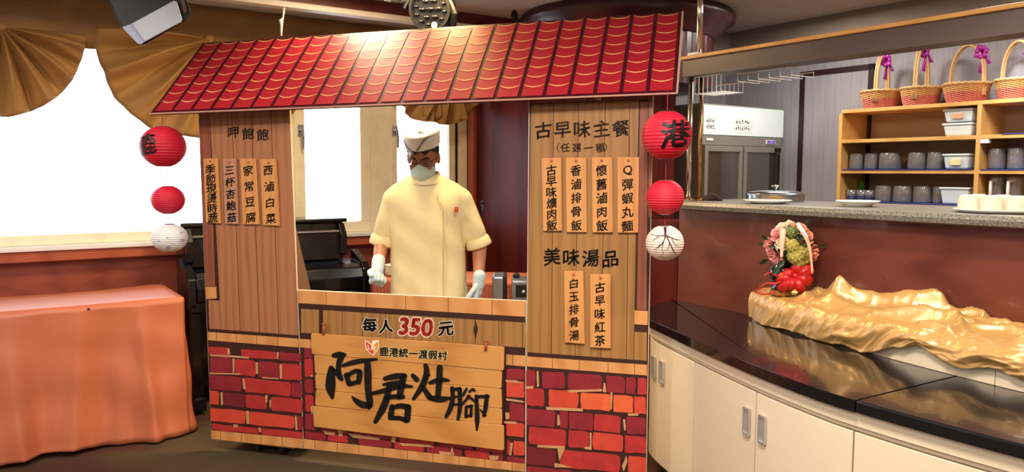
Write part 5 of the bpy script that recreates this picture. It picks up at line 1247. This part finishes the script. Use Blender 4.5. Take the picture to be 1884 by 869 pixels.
# tray of upturned cups at the right
q0 = R3(3.10, on_u(1838, 390, 3.10).dot(V), BT)
b = B(); b.lathe(q0, [(.0005, 0), (.125, 0), (.15, .010), (.152, .013), (.147, .013), (.124, .004), (.0005, .004)], 40, U, V); tag(b.done('serving_tray', PORC, smooth=True), 'round white tray carrying upturned cups at the right of the bar', 'tray')
CUP = glassmat('frosted_cup', '#fff6e8', .12, .62, '#f6ecd8', .15)
cupm = None
for k, (du, dv, lab) in enumerate([(-.07, .075, 'nearest left upturned frosted cup on the round tray'), (.035, .09, 'upturned frosted cup at the back left of the round tray'), (-.075, -.01, 'upturned frosted cup at the front centre of the round tray'), (.03, .0, 'upturned frosted cup at the middle of the round tray'), (-.06, -.088, 'upturned frosted cup at the right front of the round tray'), (.05, -.085, 'upturned frosted cup at the right back of the round tray')]):
    p = q0+U*du+V*dv+Z*.0042
    if cupm is None:
        b = B(); b.lathe(p, [(.037, 0), (.038, .002), (.035, .045), (.029, .056), (.024, .058), (.0205, .061), (.0005, .061)], 28); o = b.done('cup', CUP, smooth=True, origin=p); cupm = o
    else: o = cupm.copy(); COL.objects.link(o); o.location = p; ORG[o.name] = p
    tag(o, lab, 'cup', 'upturned cups on the tray')

# ---------------------------------------------------------------- shelf unit behind the bar
SHW = mat('light_shelf_wood', '#d8a660', .45, kind='wood', col2='#c48e4a', scale=4); SHB = mat('shelf_back_board', '#a8896c', .6, col2='#987a5e', scale=4)
BLUE = mat('blue_mat', '#2c3c8c', .6)
SF, SB = 4.6, 4.885; s0, s1, sd_ = 3.0, 1.2, 2.156
shf = thing('shelf_unit', 'light wooden shelf unit on the wall behind the bar', 'shelf', R3(4.74, 2.1, 0))
for z in (1.82, 1.63, 1.437, 1.235, .8): B().rbox(SF, SB, s1, s0, z-.022, z).done('shelf_board', SHW, shf, bevel=.002)
for v in (s0, sd_, s1): B().rbox(SF-.002, SB, v-.012, v+.012, 0, 1.797).done('upright', SHW, shf, bevel=.002)
B().rbox(SB-.006, SB, s1, s0, .0, 1.80).done('back_board', SHB, shf)
for (z, a, c) in ((1.437, s0-.02, sd_+.02), (1.235, s0-.02, sd_+.02), (1.437, sd_-.02, s1+.02), (1.63, sd_-.12, s1+.02)):
    B().rbox(SF-.004, SB-.02, c, a, z, z+.005).done('shelf_mat', BLUE, shf)
B().rbox(SF-.0035, SF+.03, 2.10, 2.142, 1.585, 1.606).done('sticker', WHITEP, shf)
# white plastic tubs
TUB = mat('white_plastic_tub', '#d6e0e4', .35, amount=.2)
def tub(label, v, z, w_, h, lidded, sticker=None, u=4.72, m=TUB, d=.09):
    root = thing('storage_tub', label, 'tub', R3(u, v, z))
    A = [(-.82, -.82), (.82, -.82), (.82, .82), (-.82, .82)]
    b = B(); b.hexa([R3(u+d*x, v+w_/2*y, z+.0005) for x, y in A], [R3(u+d*x*1.15, v+w_/2*y*1.15, z+h) for x, y in A]); b.done('body', m, root, bevel=.008)
    b = B(); b.hexa([R3(u+d*x*1.22, v+w_/2*y*1.22, z+h) for x, y in A], [R3(u+d*x*1.22, v+w_/2*y*1.22, z+h+.012) for x, y in A]); b.done('rim', m, root, bevel=.004)
    if sticker: B().rbox(u-d*1.0, u-d*.9, v-.03, v+.03, z+h*.3, z+h*.75).done('label_patch', mat(sticker[0], sticker[1], .6), root, bevel=.001)
tub('upper of two stacked white tubs with orange patch on top shelf', 2.29, 1.712, .17, .062, True, ('orange_label', '#e0a47c'))
tub('lower of two stacked white tubs on the top shelf', 2.29, 1.631, .17, .062, True)
tub('white lidded tub with blue and yellow print on middle shelf', 2.29, 1.443, .15, .075, True, ('pale_yellow_label', '#e8dca0'))
tub('open white tub on the lowest visible shelf', 2.29, 1.241, .17, .085, False)
# clear plastic jars and glass jugs
CLR = glassmat('clear_plastic', '#f2f0ee', .3, .16, '#e8e4e2', .12)
def jar(label, v, z, r, h, handle=False, group=None, u=4.70):
    root = thing('glass_jug' if handle else 'clear_jar', label, 'jug' if handle else 'jar', R3(u, v, z), group)
    B().lathe(R3(u, v, z), [(.0005, .001), (r*.95, .001), (r, .008), (r, h*.9), (r*.96, h), (r*.92, h), (r*.95, h*.88), (r*.95, .012), (.0005, .01)], 28).done('vessel', CLR, root, smooth=True)
    if handle:
        b = B(); t_ = (CAM-R3(u, v, z)); t_.z = 0; t_.normalize(); sv = Z.cross(t_).normalized(); c = R3(u, v, z)-sv*(r*.75)+t_*r*.7
        b.tube([c+Z*.03, c+t_*.02+Z*.03, c+t_*.022+Z*h*.85, c+Z*h*.85+sv*.03], .009, 8); b.done('handle', mat('white_jug_handle', '#e4e2de', .4), root, smooth=True)
G3 = 'clear jars on the middle shelf'
for (x0, x1, lab) in ((1564, 1590, 'leftmost clear jar on the middle shelf'), (1591.5, 1617, 'narrow clear jar with white label, second on the middle shelf'), (1619, 1657, 'wide clear jar, third from left on the middle shelf'), (1671, 1704, 'clear jar, fourth from left on the middle shelf'), (1706, 1736, 'clear jar next to the printed tub on the middle shelf')):
    a = on_u(x0, 308, 4.70).dot(V); c = on_u(x1, 308, 4.70).dot(V); jar(lab, (a+c)/2, 1.4425, abs(a-c)/2*.97, .10, group=G3)
G4 = 'clear jars on the lowest visible shelf'
for (x0, x1, lab) in ((1611, 1642, 'leftmost clear jar on the lowest visible shelf'), (1644, 1679, 'second clear jar on the lowest visible shelf'), (1681, 1714, 'third clear jar on the lowest visible shelf'), (1716, 1736, 'clear jar beside the open white tub on the lowest visible shelf')):
    a = on_u(x0, 370, 4.70).dot(V); c = on_u(x1, 370, 4.70).dot(V); jar(lab, (a+c)/2, 1.2405, abs(a-c)/2*.97, .10, group=G4)
G5 = 'clear jars in the right bay'
for (x0, x1, lab) in ((1817, 1850, 'clear jar left in the right bay of the middle shelf'), (1853, 1888, 'clear jar at the right edge in the right bay of the middle shelf')):
    a = on_u(x0, 308, 4.70).dot(V); c = on_u(x1, 308, 4.70).dot(V); jar(lab, (a+c)/2, 1.4425, abs(a-c)/2*.97, .115, group=G5)
for (x0, x1, lab) in ((1818, 1848, 'glass jug with white handle left in the right bay'), (1850, 1882, 'glass jug with white handle at the right edge of the shelf')):
    a = on_u(x0, 370, 4.70).dot(V); c = on_u(x1, 370, 4.70).dot(V); jar(lab, (a+c)/2, 1.2355, abs(a-c)/2*.95, .165, True)
# glasses with a sprig of green at the left of the lowest shelf
for (x, lab) in ((1568, 'shiny short drinking glass at the left of the lowest shelf'), (1586, 'shiny short drinking glass right of the green sprig'), (1600, 'drinking glass beside the clear jars on lowest shelf')):
    p = on_u(x, 366, 4.68); c = R3(4.68, p.dot(V), 1.2405)
    b = B(); b.lathe(c, [(.0005, .004), (.028, .004), (.030, 0), (.036, .07), (.034, .07), (.029, .008), (.0005, .008)], 24); tag(b.done('drinking_glass', CLR, smooth=True), lab, 'glass', 'drinking glasses on the lowest shelf')
p = on_u(1584, 366, 4.78); c = R3(4.78, p.dot(V), 1.2405); sg = thing('potted_sprig', 'small green sprig in a dark cup on the lowest shelf', 'plant', c)
B().lathe(c, [(.0005, 0), (.026, 0), (.032, .05), (.03, .05), (.0005, .04)], 20).done('cup', mat('dark_cup', '#2a2626', .3), sg, smooth=True)
for k in range(9):
    a = k*2.4; d = Vector((cos(a)*.03, sin(a)*.03, .05+.012*(k % 4))); B().add([c+Z*.045, c+Z*.045+d*.5+Vector((-sin(a), cos(a), 0))*.010, c+Z*.045+d, c+Z*.045+d*.5-Vector((-sin(a), cos(a), 0))*.010], [(0, 1, 2, 3)]).done('leaf', mat('fresh_green_leaf', '#4c9a3c', .5), sg, solid=.001)
# wicker baskets with bows
WICK = mat('tan_wicker', '#c8955c', .6, col2='#a87440', scale=60); WICKP = mat('pink_stained_wicker', '#c4705c', .6, col2='#a8505c', scale=40); HND = mat('pale_wicker_handle', '#d0a870', .55, col2='#b88c54', scale=50); BOW = mat('purple_bow', '#b0309c', .4, col2='#8c2080', scale=20)
def basket(label, x0, x1, ytop, axis, bow, r_low=.78, mm=None):
    v0 = on_u(x0, 165, 4.72).dot(V); v1 = on_u(x1, 165, 4.72).dot(V); vc = (v0+v1)/2; r = abs(v0-v1)/2*.91; c = R3(4.72, vc, 1.8205); h = .105
    root = thing('wicker_basket', label, 'basket', c, 'wicker baskets on top of the shelf unit')
    seg = 64; NR_ = 18; rows = []
    for j in range(NR_+1):
        t = j/NR_; R_ = r*lerp(r_low, 1.0, t**.8); row = []
        for k in range(seg):
            wv_ = .0035*(1 if ((k//2)+j) % 2 == 0 else -1); row.append(c+U*((R_+wv_)*cos(2*pi*k/seg))+V*((R_+wv_)*sin(2*pi*k/seg))+Z*(h*t))
        rows.append(row)
    b = B(); b.mi = 1; b.grid(rows[:11], True); b.mi = 0; b.grid(rows[10:], True); b.mi = 1; b.add([rows[0][k] for k in range(seg)], [tuple(range(seg))])
    inner = [[c+U*((r*lerp(r_low, 1, t)-.008)*cos(2*pi*k/seg))+V*((r*lerp(r_low, 1, t)-.008)*sin(2*pi*k/seg))+Z*(h*t+.004*(t < .1)) for k in range(seg)] for t in (1, .5, .05)]
    b.grid(inner, True); b.done('bowl', [WICK, WICKP], root)
    b = B(); b.tube([c+U*(r*1.0*cos(2*pi*k/48))+V*(r*1.0*sin(2*pi*k/48))+Z*(h+.004*(k % 2)) for k in range(49)], .008, 6, False); b.done('rim', HND, root)
    zt = on_u((x0+x1)/2, ytop, 4.72).z; hh = zt-(1.8205+h)
    ax = (V*cos(axis)+U*sin(axis)); b = B()
    for o in (-.007, .007):
        side = ax.cross(Z)*o
        b.tube([c+Z*h*.35+ax*r*.9*cos(pi*k/24)+side+Z*(h*.65*min(1, sin(pi*k/24)*3)+hh*sin(pi*k/24)**.8) for k in range(25)], .008, 6)
    b.done('handle', HND, root, smooth=True)
    bx, by = bow; p = on_u(bx, by, 4.70); rnd = random.Random(bx)
    b = B()
    for k in range(7):
        a = 2*pi*k/7+.3; d = V*cos(a)+Z*sin(a); e = V*-sin(a)+Z*cos(a); s_ = .038+.012*rnd.random()
        b.add([p, p+d*s_*.6+e*s_*.45-U*.012, p+d*s_-U*.02, p+d*s_*.6-e*s_*.45-U*.012, p+d*s_*.55-U*.028], [(0, 1, 4), (1, 2, 4), (2, 3, 4), (3, 0, 4)])
    b.add([p, p+V*.02-Z*.11, p-V*.002-Z*.12, p-V*.01], [(0, 1, 2, 3)]); b.add([p, p-V*.03-Z*.07, p-V*.05-Z*.065, p-V*.012], [(0, 1, 2, 3)])
    b.done('bow', BOW, root, smooth=True, solid=.0015)
basket('leftmost wicker basket with purple bow, narrow upright handle', 1586, 1660, 104, 1.35, (1632, 112))
basket('second wicker basket from left with bow on top of its handle', 1658, 1733, 88, 1.40, (1703, 95))
basket('third wicker basket with wide arched handle and magenta bow', 1735, 1824, 84, 0.25, (1808, 96))
basket('wicker basket cut by the right edge of the picture', 1829, 1915, 76, 0.3, (1900, 90))
# door outline on the wallpaper
DT = mat('dark_door_trim', '#2a1014', .5)
dtl = on_u(1484, 136, 4.9).dot(V); dtr = on_u(1602, 122, 4.9).dot(V); dz = 2.118
d_ = struct(B().rbox(4.885, 4.8995, dtr, dtl, 0, dz-.02).done('door_1', WALLP), 'papered door flush with the wall beside the shelf')
B().rbox(4.875, 4.899, dtl, dtl+.035, 0, dz+.015).done('door_trim', DT, d_); B().rbox(4.875, 4.899, dtr-.035, dtr, 0, dz+.015).done('door_trim', DT, d_); B().rbox(4.875, 4.899, dtr-.035, dtl+.035, dz-.02, dz+.015).done('door_trim', DT, d_)
# ---------------------------------------------------------------- glass-door cooler
FW = 3.6; fu0, fu1 = 4.0, 4.85
fr_ = thing('glass_door_cooler', 'tall two-door glass cooler with white header with added glow behind the bar', 'cooler', R3((fu0+fu1)/2, FW+.25, 0))
FST = mat('cooler_grey_steel', '#9c9890', .4, .4, amount=.2); FWH = mat('cooler_white_header', '#dfeae6', .4, amount=.1, emit=.25)  # faint glow added to lift the dim header panel
B().rbox(fu0, fu1, FW+.04, FW+.06+.48, 1.60, 1.88).done('header_box', FST, fr_, bevel=.004)
B().rbox(fu0+.005, fu1-.006, FW+.015, FW+.04, 1.672, 1.868).done('header_panel', FWH, fr_, bevel=.003)
B().rbox(fu0, fu1-.015, FW+.02, FW+.04, 1.605, 1.668).done('control_strip', FST, fr_)
B().rbox(4.655, 4.755, FW+.012, FW+.02, 1.622, 1.65).done('display_frame', WHITEP, fr_)
B().rbox(4.662, 4.748, FW+.010, FW+.012, 1.626, 1.646).done('display', mat('blue_display', '#5064b0', .3, emit=.35), fr_)
b = B()
for x in (4.690, 4.712): put_glyph(b, '8', x, 1.636, .016, lambda X, Y: R3(X, FW+.0092, 1.636*2-Y), .03, 0, .9)
b.done('display_digits', mat('magenta_digits', '#ff30e0', .4, emit=1.5), fr_)
B().rbox(4.035, 4.10, FW+.014, FW+.02, 1.632, 1.648).done('maker_plate', WHITEP, fr_)
SIDE = FST
B().rbox(fu0, fu0+.02, FW+.04, FW+.54, .05, 1.60).done('side_wall', FST, fr_); B().rbox(fu1-.02, fu1, FW+.04, FW+.54, .05, 1.60).done('side_wall', FST, fr_)
B().rbox(fu0, fu1, FW+.52, FW+.54, .05, 1.60).done('back_wall', mat('cooler_inside', '#cfc8b4', .6), fr_); B().rbox(fu0, fu1, FW+.04, FW+.54, 0, .12).done('base', FST, fr_)
for z in (.5, .85, 1.15): B().rbox(fu0+.02, fu1-.02, FW+.07, FW+.5, z, z+.008).done('inner_shelf', WIREW, fr_)
CGL = glassmat('cooler_glass', '#c9c4b8', .9, .12, '#8c8676')
mid = 4.398
for (a, c) in ((fu0+.01, mid-.008), (mid+.008, fu1-.02)):
    b = B(); fw_ = .032
    b.rbox(a, c, FW, FW+.04, 1.56, 1.60); b.rbox(a, c, FW, FW+.04, .13, .17); b.rbox(a, a+fw_, FW, FW+.04, .17, 1.56); b.rbox(c-fw_, c, FW, FW+.04, .17, 1.56)
    d = b.done('door', FST, fr_, bevel=.003); B().rbox(a+fw_, c-fw_, FW+.015, FW+.02, .17, 1.56).done('pane', CGL, d)
B().rbox(fu1-.085, fu1-.07, FW-.012, FW, .6, 1.55).done('door_handle', BLACK, fr_)
B().rbox(fu1-.12, fu1-.05, FW-.003, FW, 1.565, 1.595).done('brand_plate', BLACK, fr_)
# two printed notes on the header: unreadable small lines of print
for (a, c, z0, z1) in ((4.01, 4.13, 1.69, 1.79), (4.29, 4.50, 1.69, 1.795)):
    n_ = B().rbox(a, c, FW+.0135, FW+.015, z0, z1).done('paper_note', mat('note_paper', '#f0f4f0', .6), fr_)
    rnd = random.Random(int(a*100)); b = B()
    for (zz, cnt) in ((z1-.032, 5), (z0+.028, 7)):
        w_ = (c-a)*.7/cnt
        for k in range(cnt):
            x = a+(c-a)*.15+k*w_
            for _ in range(4):
                xx = x+rnd.uniform(0, w_*.5); zt = zz+rnd.uniform(-.010, .008); hz = rnd.random() < .5
                b.rbox(xx, xx+(w_*.55 if hz else .0035), FW+.0128, FW+.0135, zt, zt+(.0035 if hz else .016))
    b.done('note_print', INK, n_)
# items inside the cooler
def carton(label, u, v, z, w_, d, h, m, m2):
    root = thing('drink_carton', label, 'carton', R3(u, v, z))
    B().rbox(u-w_/2, u+w_/2, v-d/2, v+d/2, z, z+h*.8).done('body', m, root, bevel=.003)
    b = B(); b.prism([R3(u-w_/2, v-d/2, z+h*.8), R3(u-w_/2, v+d/2, z+h*.8), R3(u-w_/2, v, z+h)], [R3(u+w_/2, v-d/2, z+h*.8), R3(u+w_/2, v+d/2, z+h*.8), R3(u+w_/2, v, z+h)]); b.done('gable', m2, root)
carton('pale carton on the upper shelf inside the left cooler door', 4.12, 3.85, 1.1585, .15, .12, .36, mat('pale_carton', '#efe8cc', .5), mat('pale_carton', '#efe8cc', .5))
carton('dark carton on the upper shelf inside the left cooler door', 4.29, 3.85, 1.1585, .10, .10, .30, mat('dark_carton', '#3c2e26', .5), mat('dark_carton', '#3c2e26', .5))
carton('white carton on the upper shelf inside the right cooler door', 4.50, 3.95, 1.1585, .11, .10, .24, mat('white_carton', '#e0dccc', .5), mat('white_carton', '#e0dccc', .5))
